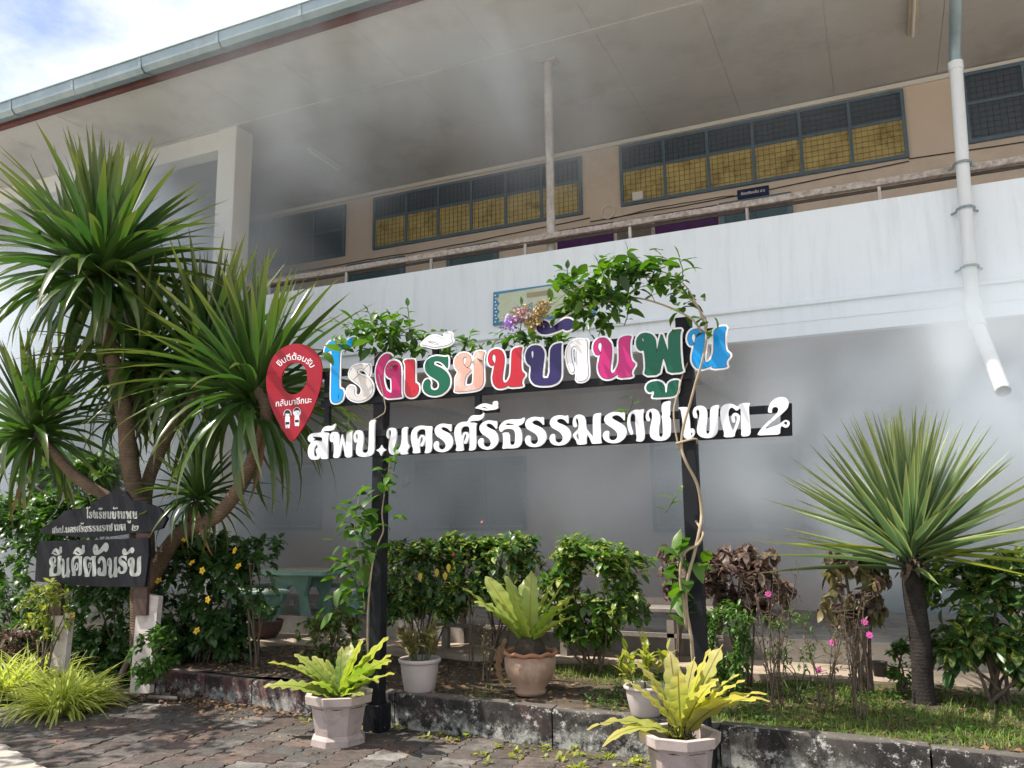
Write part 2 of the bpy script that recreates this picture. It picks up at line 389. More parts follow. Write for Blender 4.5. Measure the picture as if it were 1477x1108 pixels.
def inview(M, mrg=30):
    v = np.array(M.translation)-CAM; z = v@FWD
    if z < .3: return False
    x = W_/2+F_*(v@RGT)/z; y = H_/2-F_*(v@UPV)/z; return -mrg < x < W_+mrg and -mrg < y < H_+mrg
vis = [t for t in inst if inview(t[1])]; hid = [t for t in inst if not inview(t[1])]
vis.sort(key=lambda t: depth(t[1].translation))
for k, M in vis[:300]: link('paver', pms[k], PV, pav, M=M)
merged('paver_field', pms, vis[300:]+hid, PV, pav)
# garden bed
def gz(x, y): return GZ+.02*math.sin(x*2.1+y)+.03*math.exp(-((x-.1)**2+(y-6.95)**2)/.15)+.012*math.sin(x*7+y*5)-.03
nx_, ny_ = 90, 26; vs = []; fs = []
for j in range(ny_):
    for i in range(nx_):
        x = -12+i*(16/(nx_-1)); y0 = kerbY(x)+.06; y = y0+(7.72-y0)*j/(ny_-1); vs.append((x, y, gz(x, y)))
fs = [(j*nx_+i, j*nx_+i+1, (j+1)*nx_+i+1, (j+1)*nx_+i) for j in range(ny_-1) for i in range(nx_-1)]
me = bpy.data.meshes.new('garden_bed'); me.from_pydata(vs, [], fs); me.polygons.foreach_set('use_smooth', [True]*len(fs)); link('garden_bed', me, SOIL, None, kind='structure')
m = MB(); m.box((-12, 7.7, 0), (5, 8.43, GZ+.005)); part('path', m, pm('path_concrete', (.46, .36, .27), (.36, .29, .22), 2, .9, .3, 90, dirt=(.14, .12, .10), dirtamt=.7, dscale=3), None, kind='structure')
# kerb in cast lengths
def kerb_mat():
    m, n, l, b = nodes('stained_kerb'); g = n.new('ShaderNodeNewGeometry'); P = g.outputs['Position']; sp = n.new('ShaderNodeSeparateXYZ'); l.new(P, sp.inputs[0])
    c = mixc(n, l, mr(n, l, noise(n, l, 3, 8, .75, P), .4, .6), (.062, .055, .05), (.022, .02, .019))
    pur = mr(n, l, noise(n, l, 1.3, 3, .5, P, (1, 1, .4)), .46, .56)                         # worn purple-brown paint, left half only
    lx = mr(n, l, sp.outputs['X'], -2.9, -2.3, 1, 0); mm = n.new('ShaderNodeMath'); mm.operation = 'MULTIPLY'; l.new(pur, mm.inputs[0]); l.new(lx, mm.inputs[1])
    c = mixc(n, l, mm.outputs[0], c, (.10, .046, .044))
    c = mixc(n, l, mr(n, l, noise(n, l, 5, 10, .8, P, (1, 1, .6)), .46, .54, 0, .92), c, (.018, .017, .016))
    lz = mr(n, l, sp.outputs['Z'], .0, .17, 1, 0); nn = mr(n, l, noise(n, l, 7, 9, .8, P), .45, .55); m2 = n.new('ShaderNodeMath'); m2.operation = 'MULTIPLY'; l.new(lz, m2.inputs[0]); l.new(nn, m2.inputs[1])
    c = mixc(n, l, m2.outputs[0], c, (.38, .38, .35))
    c = mixc(n, l, mr(n, l, noise(n, l, 14, 8, .8, P), .56, .61, 0, .85), c, (.44, .43, .40))
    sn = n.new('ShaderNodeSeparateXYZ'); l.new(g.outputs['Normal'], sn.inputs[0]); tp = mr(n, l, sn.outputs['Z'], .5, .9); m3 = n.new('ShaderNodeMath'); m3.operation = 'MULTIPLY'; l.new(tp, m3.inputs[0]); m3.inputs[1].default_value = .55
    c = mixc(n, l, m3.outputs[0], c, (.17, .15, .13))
    l.new(c, b.inputs['Base Color']); b.inputs['Roughness'].default_value = .92; b.inputs['Specular IOR Level'].default_value = .25
    bp = n.new('ShaderNodeBump'); bp.inputs['Strength'].default_value = .6; bp.inputs['Distance'].default_value = .012; l.new(noise(n, l, 45, 9, .75, P), bp.inputs['Height']); l.new(bp.outputs['Normal'], b.inputs['Normal'])
    return m
KM = kerb_mat(); kerb = bpy.data.objects.new('kerb', None); COL.objects.link(kerb); props(kerb, kind='structure')
xs = [-6.6, -5.9, -5.3, -4.2, -3.72, -2.33, -1.12, .12, 1.4, 2.7, 4]
for x0, x1 in zip(xs, xs[1:]):
    h = GZ+rnd.uniform(-.006, .008)-(.035 if x0 < -4.3 else 0); m = MB(); n = 9; vs = []
    for i in range(n):
        x = x0+.006+(x1-x0-.012)*i/(n-1); y = kerbY(x); j = lambda a: rnd.uniform(-a, a)
        vs += [(x, y+.005, -.05), (x, y+j(.003), h-.02), (x, y+.016+j(.002), h+j(.003)), (x, y+.12+j(.003), h+j(.003)), (x, y+.135, h-.06)]
    fs = [(i*5+k, (i+1)*5+k, (i+1)*5+k+1, i*5+k+1) for i in range(n-1) for k in range(4)]+[(0, 1, 2, 3, 4), tuple((n-1)*5+k for k in (4, 3, 2, 1, 0))]
    m.add(vs, fs); o = part('kerb_length', m, KM, kerb, smooth=False); auto_smooth(o.data, 50)
# ================================================================== the school building
YW, YP, CZ = 11.1, 8.45, 7.2
b = thing('school_building', 'long two storey school building with white balcony wall, beige upper wall and broad eave', 'school', (-6, 9, 0))
WHITE = pm('white_painted_wall', (.80, .83, .845), (.76, .79, .805), .9, .75, .05, 45, dirt=(.52, .55, .55), dirtamt=.35, dscale=2.1, streak=True)
TRIMW = pm('white_column_paint', (.78, .75, .70), (.70, .66, .6), 1.2, .75, .08, 50)
BEIGE = pm('beige_upper_wall', (.72, .585, .47), (.66, .53, .43), .8, .8, .06, 40, dirt=(.36, .29, .23), dirtamt=.4, dscale=1.1)
GREYW = pm('lower_wall_paint', (.68, .59, .545), (.61, .53, .49), .8, .85, .06, 40, dirt=(.33, .30, .28), dirtamt=.4, dscale=1.2)
SOFF = pm('soffit_board', (.56, .54, .515), (.50, .48, .455), .5, .85, .05, 30, dirt=(.27, .24, .21), dirtamt=.6, dscale=.7)
BLUEF = pm('blue_grey_window_paint', (.13, .185, .23), (.10, .15, .19), 4, .5, .05, 60)
DGL, n, l, bs = nodes('dark_window_glass'); bs.inputs['Base Color'].default_value = (.075, .10, .13, 1); bs.inputs['Roughness'].default_value = .3; bs.inputs['Specular IOR Level'].default_value = .7
YGL = pm('yellow_lined_glass', (.60, .47, .19), (.44, .33, .13), 3.2, .35, 0, 10, dirt=(.13, .09, .03), dirtamt=.8, dscale=3)
MESHM = pm('rusty_wire', (.05, .045, .04), (.09, .06, .04), 20, .7, 0)
XL, XR = -19., 6.
m = MB(); m.box((XL, YW, .0), (XR, YW+.2, 3.5)); gw_ = part('ground_floor_wall', m, GREYW, b)
m = MB(); m.box((XL, YP, 0), (XR, YW, .47)); part('walkway_platform', m, CONC, b)
m = MB(); m.box((XL, YP+.12, 3.42), (XR, YW+.2, 3.62)); part('floor_slab', m, GREYW, b)
for xb in (-13.5, -9.6, -5.7, -1.8, 2.1): m = MB(); m.box((xb, YP+.12, 3.15), (xb+.22, YW, 3.42)); part('floor_beam', m, GREYW, b)
m = MB(); m.box((XL, YP, 3.54), (XR, YP+.12, 4.68)); m.box((XL, YP-.035, 3.70), (XR, YP, 3.735), bev=.008); pp = part('parapet', m, WHITE, b)
m = MB(); m.box((XL, YP+.01, 3.40), (XR, YP+.12, 3.54)); part('edge_beam', m, WHITE, b)
m = MB(); m.box((XL, YW, 3.62), (XR, YW+.2, CZ-.05)); up = part('upper_wall', m, BEIGE, b)
m = MB(); m.box((XL, YW-.04, CZ-.09), (XR, YW-.002, CZ-.03)); part('cornice', m, TRIMW, b)
# soffit boards
for ya, yb in ((6.93, 8.30), (8.306, 9.72), (9.726, YW)):
    x = XL+.4
    while x < XR:
        m = MB(); m.box((x, ya, CZ+rnd.uniform(-.002, .002)), (x+1.222, yb, CZ+.02)); part('soffit_panel', m, SOFF, b); x += 1.226
m = MB(); m.box((XL, 6.80, CZ+.021), (XR, YW+.3, CZ+.05)); part('soffit_framing', m, SOFF, b)
m = MB(); m.box((XL, 8.26, CZ-.02), (XR, 8.34, CZ-.004)); part('cover_batten', m, SOFF, b)
# fascia, gutter, roof
m = MB(); m.box((XL, 6.84, CZ-.05), (XR, 6.925, CZ+.30)); part('fascia_board', m, pm('red_brown_fascia', (.16, .055, .045), (.11, .045, .04), 3, .6, .1, 50), b)
GALV = pm('galvanised_steel', (.30, .36, .38), (.22, .29, .31), 3, .42, .1, 20, dirt=(.22, .26, .27), dirtamt=.6, dscale=4, metal=.35, spec=.6)
x = XL; k = 0
while x < XR:
    L = 1.21 if k % 3 else 1.25; m = MB(); y0, y1, z0, z1 = 6.62, 6.80, CZ-.06, CZ+.115
    d = rnd.uniform(-.006, .006)
    pr = [(y1, z1), (y1, z0+.03), (y0+.05, z0+d), (y0+.0, z0+.05+d), (y0-.015, z1), (y0-.03, z1), (y0-.03, z1+.012), (y0-.003, z1+.012), (y0+.012, z0+.06+d), (y0+.055, z0+.012+d), (y1-.01, z0+.04), (y1-.01, z1)]
    n = len(pr); m.add([(x, y, z) for y, z in pr]+[(x+L-.008, y, z) for y, z in pr], [(i, (i+1) % n, (i+1) % n+n, i+n) for i in range(n)])
    g_ = part('gutter_length', m, GALV, b)
    m = MB(); m.add([(xx, y+(-.006 if y < 6.7 else 0), z+(-.006 if z < z0+.1 else 0)) for xx in (x+L-.03, x+L+.02) for y, z in pr[:5]], [(i, i+1, i+6, i+5) for i in range(4)]); part('gutter_joint', m, GALV, g_)
    x += L; k += 1
m = MB(); m.add([(XL, 6.72, CZ+.22), (XR, 6.72, CZ+.22), (XR, 14, CZ+2.2), (XL, 14, CZ+2.2), (XL, 6.72, CZ+.19), (XR, 6.72, CZ+.19), (XR, 14, CZ+2.1), (XL, 14, CZ+2.1)], [(0, 1, 2, 3), (7, 6, 5, 4), (0, 4, 5, 1), (1, 5, 6, 2), (0, 3, 7, 4), (3, 2, 6, 7)])
part('roof', m, pm('roof_sheet', (.25, .22, .2), (.2, .17, .15), 2, .7), b)
# columns and the beam of the left bay
for xc in (-8.31, -16.2):
    m = MB(); m.box((xc, 8.28, .47), (xc+.33, 8.62, CZ-.004), bev=.008); part('column', m, TRIMW, b)
m = MB(); m.box((-15.87, 8.31, CZ-.30), (-8.315, 8.55, CZ-.004)); part('eave_beam', m, TRIMW, b)
m = MB(); m.box((-16.2, 8.7, 3.62), (-15.9, YW, CZ-.02)); part('end_wall', m, BEIGE, b)
# steel pole
OLDP = pm('peeling_white_paint', (.60, .57, .53), (.42, .36, .31), 7, .8, .4, 60, dirt=(.20, .13, .10), dirtamt=.9, dscale=6, streak=True)
m = MB(); m.tube([(-3.39, 8.68, 4.6), (-3.385, 8.68, 5.6), (-3.39, 8.68, CZ-.02)], .052, 14); m.box((-3.52, 8.60, CZ-.03), (-3.26, 8.76, CZ-.006)); o = part('steel_pole', m, OLDP, b); auto_smooth(o.data)
# handrail
RAILM = pm('flaking_rail_paint', (.58, .53, .48), (.34, .26, .21), 26, .9, .9, 90, dirt=(.22, .12, .09), dirtamt=.8, dscale=18)
m = MB(); nseg = 90; vs = []
for i in range(nseg+1):
    x = XL+.2+(XR-XL-.3)*i/nseg
    for dy, dz in ((-.03, 0.012), (.035, 0.012), (.035, .074), (-.03, .074)): vs.append((x, 8.54+dy+rnd.uniform(-.003, .003), 4.845+dz+rnd.uniform(-.004, .004)))
m.add(vs, [(i*4+k, i*4+(k+1) % 4, (i+1)*4+(k+1) % 4, (i+1)*4+k) for i in range(nseg) for k in range(4)]); part('handrail', m, RAILM, b)
m = MB(); m.box((XL+.2, 8.555, 4.815), (XR, 8.575, 4.845)); part('rail_channel', m, MESHM, b)
x = -15.2
while x < 5.5: m = MB(); m.box((x, 8.53, 4.675), (x+.03, 8.56, 4.85)); part('rail_post', m, OLDP, b); x += 1.28
# windows of the upper floor
def mesh_grid(x0, x1, z0, z1, y, s=.062):
    g = MB(); x = x0+s/2
    while x < x1: g.box((x-.0016, y-.003, z0), (x+.0016, y+.003, z1)); x += s
    z = z0+s/2
    while z < z1: g.box((x0, y-.0065, z-.0016), (x1, y-.0035, z+.0016)); z += s
    return g
def window(x0, x1, z0, z1, nb, zm, low, grid=True, yy=YW, parent=b, fm=None):
    fm = fm or BLUEF; f = MB(); t = .045; y0, y1 = yy-.05, yy-.002
    f.box((x0, y0, z0), (x1, y1, z0+t)); f.box((x0, y0, z1-t), (x1, y1, z1)); f.box((x0, y0, z0+t), (x0+t, y1, z1-t)); f.box((x1-t, y0, z0+t), (x1, y1, z1-t))
    w = part('window', f, fm, parent); bw = (x1-x0-2*t)/nb
    for i in range(1, nb): m = MB(); m.box((x0+t+i*bw-.02, y0+.003, z0+t), (x0+t+i*bw+.02, y1, z1-t)); part('mullion', m, fm, w)
    m = MB(); m.box((x0+t, y0+.006, zm-.018), (x1-t, y1, zm+.018)); part('transom', m, fm, w)
    for i in range(nb):
        a_, b_ = x0+t+i*bw+(.02 if i else 0), x0+t+(i+1)*bw-(.02 if i < nb-1 else 0)
        for (c_, d_, mt) in ((z0+t, zm-.018, low), (zm+.018, z1-t, DGL)):
            m = MB(); m.box((a_, y0+.024, c_), (b_, y0+.034, d_)); part('pane', m, mt, w)
            if grid: part('wire_grille', mesh_grid(a_, b_, c_, d_, y0+.010, .075), MESHM, w)
    return w
window(-7.54, -3.81, 6.13, 7.05, 6, 6.66, YGL); window(-3.21, .61, 6.14, 7.08, 6, 6.68, YGL)
window(1.27, 5.1, 6.18, 7.12, 6, 6.70, DGL); window(-11.86, -8.12, 6.12, 7.04, 6, 6.60, DGL, False)
# doors and noticeboards of the upper corridor (only their tops rise above the parapet)
TEAL = pm('blue_green_door_paint', (.085, .14, .16), (.065, .11, .13), 3, .55, .05)
for (x0, x1, zt) in ((-8.04, -6.91, 5.93), (-6.11, -5.21, 5.92), (-1.80, -.84, 5.93)):
    m = MB(); m.box((x0, YW-.07, 3.62), (x0+.07, YW-.002, zt)); m.box((x1-.07, YW-.07, 3.62), (x1, YW-.002, zt)); m.box((x0+.07, YW-.07, zt-.09), (x1-.07, YW-.002, zt)); d_ = part('door', m, BLUEF, b)
    m = MB(); m.box((x0+.07, YW-.045, 3.64), ((x0+x1)/2-.002, YW-.02, zt-.09)); part('door_leaf', m, TEAL, d_)
    m = MB(); m.box(((x0+x1)/2+.002, YW-.045, 3.64), (x1-.07, YW-.02, zt-.09)); part('door_leaf', m, TEAL, d_)
# lower windows
LOUV = pm('blue_louvre', (.17, .25, .29), (.13, .20, .24), 2, .4, 0)
for (x0, x1, z0, z1) in ((-9.72, -8.45, 1.5, 2.62), (-6.68, -4.79, 1.47, 2.55), (-2.91, -.95, 1.44, 2.66), (1.8, 3.7, 1.44, 2.66), (-13.2, -11.2, 1.5, 2.6)):
    f = MB(); t = .05
    f.box((x0, YW-.06, z0), (x1, YW-.002, z0+t)); f.box((x0, YW-.06, z1-t), (x1, YW-.002, z1)); f.box((x0, YW-.06, z0+t), (x0+t, YW-.002, z1-t)); f.box((x1-t, YW-.06, z0+t), (x1, YW-.002, z1-t)); 
    w = part('window', f, LOUV, b); nb = 3 if x1-x0 > 1.5 else 2
    for i in range(nb):
        a_ = x0+t+(x1-x0-2*t)*i/nb; b_ = x0+t+(x1-x0-2*t)*(i+1)/nb
        if i: m = MB(); m.box((a_-.02, YW-.055, z0+t), (a_+.02, YW-.004, z1-t)); part('mullion', m, LOUV, w)
        z = z0+t+.03
        while z < z1-t-.06:
            m = MB(); m.add([(a_+.022, YW-.05, z), (b_-.022, YW-.05, z), (b_-.022, YW-.015, z+.10), (a_+.022, YW-.015, z+.10), (a_+.022, YW-.044, z), (b_-.022, YW-.044, z), (b_-.022, YW-.009, z+.10), (a_+.022, YW-.009, z+.10)], [(0, 1, 2, 3), (7, 6, 5, 4), (0, 4, 5, 1), (3, 2, 6, 7)]); part('louvre_slat', m, LOUV, w); z += .105
m = MB(); m.box((-.25, YW-.06, .47), (-.17, YW-.002, 2.65)); m.box((1.05, YW-.06, .47), (1.13, YW-.002, 2.65)); m.box((-.17, YW-.06, 2.57), (1.05, YW-.002, 2.65)); d_ = part('door', m, BLUEF, b)
for x0 in (-.17, .442): m = MB(); m.box((x0, YW-.04, .48), (x0+.608, YW-.015, 2.57)); part('door_leaf', m, LOUV, d_)
# drainpipe down the parapet
PVC = pm('white_pvc', (.74, .75, .74), (.66, .67, .66), 2, .45, .03, 40, dirt=(.45, .46, .44), dirtamt=.5, dscale=2, streak=True)
m = MB(); m.tube([(.935, 6.78, 7.28), (.935, 6.78, 7.05), (.935, 6.9, 6.92), (.935, 8.15, 6.12), (.93, 8.30, 6.0), (.925, 8.325, 5.85), (.925, 8.325, 5.78)], .052, 16); dp = part('steel_downpipe', m, GALV, b, smooth=True)
m = MB(); m.tube([(.925, 8.325, 5.84), (.905, 8.325, 5.2), (.885, 8.325, 4.6), (.865, 8.325, 4.0), (.85, 8.325, 3.45)], .058, 18); m.tube([(.925, 8.325, 5.80), (.925, 8.325, 5.88)], .066, 18); dp = part('drainpipe', m, PVC, b); auto_smooth(dp.data)
for z, x in ((4.86, .893), (4.42, .88), (3.86, .862)):
    m = MB(); m.tube([(x-.11, 8.44, z), (x-.075, 8.40, z), (x-.072, 8.31, z), (x-.04, 8.262, z), (x, 8.25, z), (x+.04, 8.262, z), (x+.072, 8.31, z), (x+.075, 8.40, z), (x+.11, 8.44, z)], .011, 6); part('pipe_clamp', m, GALV, dp)
m = MB(); m.tube([(.85, 8.325, 3.56), (.85, 8.325, 3.40)], .076, 18); m.tube([(.85, 8.325, 3.44), (.86, 8.28, 3.34), (.87, 8.2, 3.25)], .07, 18); m.tube([(.865, 8.24, 3.29), (.93, 7.6, 2.60)], .058, 18, cap=False); o = part('pipe_outlet', m, PVC, dp); auto_smooth(o.data)
m = MB(); m.tube([(.865, 8.24, 3.29), (.93, 7.598, 2.598)], .052, 18, cap=False); part('pipe_bore', m, PVC, dp, smooth=True)
# cable run under the windows
def sag(x0, x1, z0, z1, n=10, s=.03): return [(x0+(x1-x0)*i/n, YW-.012, z0+(z1-z0)*i/n-s*4*(i/n)*(1-i/n)+rnd.uniform(-.008, .008)) for i in range(n+1)]
CAB = pm('dark_cable', (.05, .045, .04), None, 3, .6, 0)
m = MB(); m.tube(sag(-11, -7.6, 6.02, 5.98), .008, 5); m.tube(sag(-7.6, -3.7, 5.98, 6.06), .008, 5); m.tube(sag(-3.7, .6, 6.0, 6.1), .008, 5); m.tube(sag(.6, 5.6, 6.12, 6.1), .008, 5); m.tube(sag(-3.4, -1.6, 5.99, 6.03, s=-.03), .006, 5); part('cable', m, CAB, b)
m = MB(); m.tube([(-3.42+.10*math.cos(a), YW-.02, 6.10+.10*math.sin(a)) for a in np.linspace(0, 6.3, 18)], .012, 6); part('cable_coil', m, TRIMW, b)
m = MB(); m.box((-3.02, YW-.11, 6.17), (-2.86, YW-.06, 6.30), bev=.008); part('junction_box', m, TRIMW, b)
# ---- things fixed to the building but liftable
for nme, lab, (x, y0, y1) in (('ceiling_light', 'short fluorescent batten light under the soffit left of the pole, veiled by smoke', (-7.5, 9.28, 10.05)), ('ceiling_light', 'brownish batten light under the soffit at the upper right by the downpipe', (.7, 9.1, 9.93))):
    t = thing(nme, lab, 'light', (x, (y0+y1)/2, CZ), 'batten lights under the soffit')
    m = MB(); m.box((x-.05, y0, CZ-.055), (x+.05, y1, CZ-.008), bev=.006); part('housing', m, pm('light_housing', (.62, .52, .38) if x > 0 else (.62, .60, .56), None, 3, .5, 0), t)
    m = MB(); m.tube([(x, y0+.03, CZ-.075), (x, y1-.03, CZ-.075)], .016, 10); part('lamp_tube', m, TRIMW, t)
PURP = pm('purple_banner_cloth', (.085, .022, .11), (.06, .016, .085), 3, .7, .1)
t = thing('banner', 'dark purple cloth banner with a notice frame hung along the corridor wall', 'banner', (-3, YW, 5.4))
m = MB(); m.box((-4.22, YW-.035, 4.5), (-1.83, YW-.01, 5.93)); part('cloth', m, PURP, t)
m = MB(); m.box((-3.33, YW-.05, 5.1), (-2.72, YW-.036, 5.93)); f_ = part('notice_frame', m, OLDP, t)
m = MB(); m.box((-3.28, YW-.056, 5.15), (-2.77, YW-.0505, 5.88)); part('notice_sheet', m, pm('notice_brown', (.16, .125, .10), None, 6, .6, 0, dirt=(.4, .36, .3), dirtamt=.5, dscale=14), f_)
def flat_text(body, x, z, y, size, mat, parent, thick=.002, bold=0., sx=1., sy=1., rot=0., shear=0., name='lettering', **k):
    me = text_mesh(body, size, thick, bold, sx, sy, shear=shear); me.transform(XZ @ Matrix.Rotation(rot, 4, 'Z')); me.transform(Matrix.Translation((x, y, z))); return link(name, me, mat, parent, **k)
NAVY = pm('navy_plate', (.012, .018, .06), None, 3, .4, 0); PWH = pm('white_lettering', (.82, .82, .84), (.78, .78, .82), 5, .5, 0)
t = thing('door_sign', 'small navy name plate with white lettering above the corridor door', 'sign', (-1.34, YW, 6.0))
m = MB(); m.box((-1.55, YW-.03, 5.955), (-1.13, YW-.008, 6.09), bev=.004); part('plate', m, NAVY, t); flat_text('ห้องเรียนชั้น ป.๖', -1.34, 6.008, YW-.0315, .050, PWH, t, bold=.001)
TEALP = pm('teal_plate', (.06, .16, .19), None, 3, .4, 0)
t = thing('room_number_sign', 'teal number plate reading 19 on the lower wall behind the left sign post', 'sign', (-6.9, YW, 2.4))
m = MB(); m.box((-7.15, YW-.03, 2.12), (-6.75, YW-.008, 2.6), bev=.004); part('plate', m, TEALP, t); flat_text('19', -6.88, 2.22, YW-.0315, .17, PWH, t, bold=.002)
# painted board on the parapet
t = thing('wall_board', 'pale green printed board with a blue scalloped border fixed to the white balcony wall', 'board', (-3.5, YP, 4.1))
p_ = [(-4.04, 3.87), (-2.78, 3.87), (-2.78, 4.27), (-4.03, 4.27)]
m = MB(); m.prism(p_, YP-.03, YP-.004); part('border', m, pm('board_blue', (.08, .25, .38), (.06, .2, .33), 6, .5, 0), t)
q = [(-3.97, 3.90)]+[(-2.81, 3.90), (-2.81, 4.245), (-3.4, 4.25), (-3.97, 4.235)]
for k in range(13): z = 4.22-k*.0245; q.append((-3.965+.018*math.cos(k*1.57), z))
m = MB(); m.prism(q[:1]+q[1:], YP-.034, YP-.031); part('printed_field', m, pm('board_print', (.50, .55, .36), (.58, .62, .50), 3, .5, 0, dirt=(.50, .44, .24), dirtamt=.6, dscale=4), t)
flat_text('การศึกษา', -3.55, 3.98, YP-.036, .13, pm('board_letter_blue', (.10, .26, .38), None, 3, .5, 0), t, bold=.001)
m = MB(); m.box((-3.6, YP-.037, 4.145), (-3.28, YP-.0345, 4.205), bev=.001); part('oval_panel', m, pm('board_tan', (.38, .32, .2), None, 3, .5, 0), t)
for k in range(9): m = MB(); m.box((-4.015+.01*(k % 2), YP-.033, 3.9+k*.04), (-3.997+.01*(k % 2), YP-.0305, 3.915+k*.04)); part('border_mark', m, PWH, t)
# ================================================================== the letter sign
YL = 5.62                                     # front plane of the letters
def px2(crop, pts):
    ox, oy, s = crop; out = []
    for x, y in pts: p = aty(ox+x/s, oy+y/s, YL); out.append((float(p[0]), float(p[2])))
    return out
def bar(p0, p1, half, y0, y1, m=None):        # a flat bar between two photo points on the sign plane
    m = m or MB(); a = aty(*p0, YL+.05); b_ = aty(*p1, YL+.05); dx, dz = b_[0]-a[0], b_[2]-a[2]; L = math.hypot(dx, dz); nx, nz = -dz/L*half, dx/L*half
    m.prism([(a[0]-nx, a[2]-nz), (b_[0]-nx, b_[2]-nz), (b_[0]+nx, b_[2]+nz), (a[0]+nx, a[2]+nz)], y0, y1); return m
BLK = pm('black_frame_paint', (.008, .009, .012), (.012, .013, .017), 3, .6, .12, 30, dirt=(.04, .038, .035), dirtamt=.3, dscale=5, spec=.22)
sg = thing('letter_sign', 'black steel frame on two posts carrying coloured and white cut out school name letters', 'sign', (-2.6, YL, 0))
FY0, FY1 = YL+.024, YL+.064
for xa, za, zb in ((aty(546.5, 620, YL+.06)[0], 0, aty(546, 508, YL+.06)[2]), (aty(992, 620, YL+.06)[0], 0, aty(984, 458, YL+.06)[2])):
    m = MB(); m.box((xa-.052, YL+.045, za), (xa+.052, YL+.145, zb), bev=.005); po = part('post', m, BLK, sg)
    m = MB(); m.box((xa-.085, YL+.025, 0), (xa+.085, YL+.175, .20), bev=.008); part('post_shoe', m, BLK, po)
part('rail', bar((468, 541), (1040, 478), .026, FY0, FY1), BLK, sg)
part('rail', bar((465, 583), (1000, 541), .028, FY0+.003, FY1+.003), BLK, sg)
part('rail', bar((450, 631), (1141, 589), .026, FY0, FY1), BLK, sg)
part('rail', bar((450, 658), (1141, 622), .030, FY0+.003, FY1+.003), BLK, sg)
for p0, p1 in (((473, 545), (473, 655)), ((628, 498), (629, 520)), ((690, 515), (690, 628)), ((956, 488), (960, 620)), ((1136, 590), (1136, 626))):
    part('upright', bar(p0, p1, .022, FY0+.006, FY1+.006), BLK, sg)
part('backing_strip', bar((700, 592), (720, 590.5), .022, FY0, FY1), BLK, sg); part('backing_strip', bar((1134, 582), (1134.5, 628), .036, FY0+.01, FY1), BLK, sg)
c1, c2, c3, c4, c5, c6 = (460, 480, 10.07), (530, 475, 10.07), (645, 480, 11.08), (750, 450, 10.07), (845, 470, 12.31), (905, 460, 9.23)
A_, B_, C_, D_, E_, G_ = (440, 600, 12.31), (540, 590, 12.31), (640, 575, 12.31), (745, 585, 11.816), (860, 570, 12.31), (970, 570, 8.44)
def gl(name, base, rough=.22, patch=None, amt=.5, sc=2.2): return pm(name, base, tuple(x*.8 for x in base), 2, rough, .04, 8, dirt=patch, dirtamt=amt, dscale=sc, spec=.35, coat=.06)  # patch carries painted reflections through the dirt slot
BLU = gl('blue_acrylic', (.0, .30, .72)); MAG = gl('magenta_acrylic', (.50, .015, .13)); RED = gl('red_acrylic', (.55, .02, .035)); GRN = gl('green_acrylic', (.005, .12, .06)); PRP = gl('purple_acrylic', (.030, .020, .11))
PNK = gl('pink_acrylic', (.58, .025, .19)); SAL = gl('salmon_mirror', (.78, .40, .31), .16, (.80, .72, .70), .9, 5); SIL = gl('silver_mirror', (.66, .64, .62), .16, (.82, .55, .42), .8, 5); WHT = gl('white_acrylic', (.84, .81, .83), .3, (.80, .62, .55), .4, 5)  # patches paint reflected surroundings into the salmon, silver and white colours
LWH = pm('white_letter_board', (.86, .86, .88), (.80, .80, .83), 3, .45, .03, 30, dirt=(.5, .46, .42), dirtamt=.35, dscale=6, streak=True); OUT = pm('outline_print', (.03, .02, .04), None, 3, .4, 0)
PAN = []
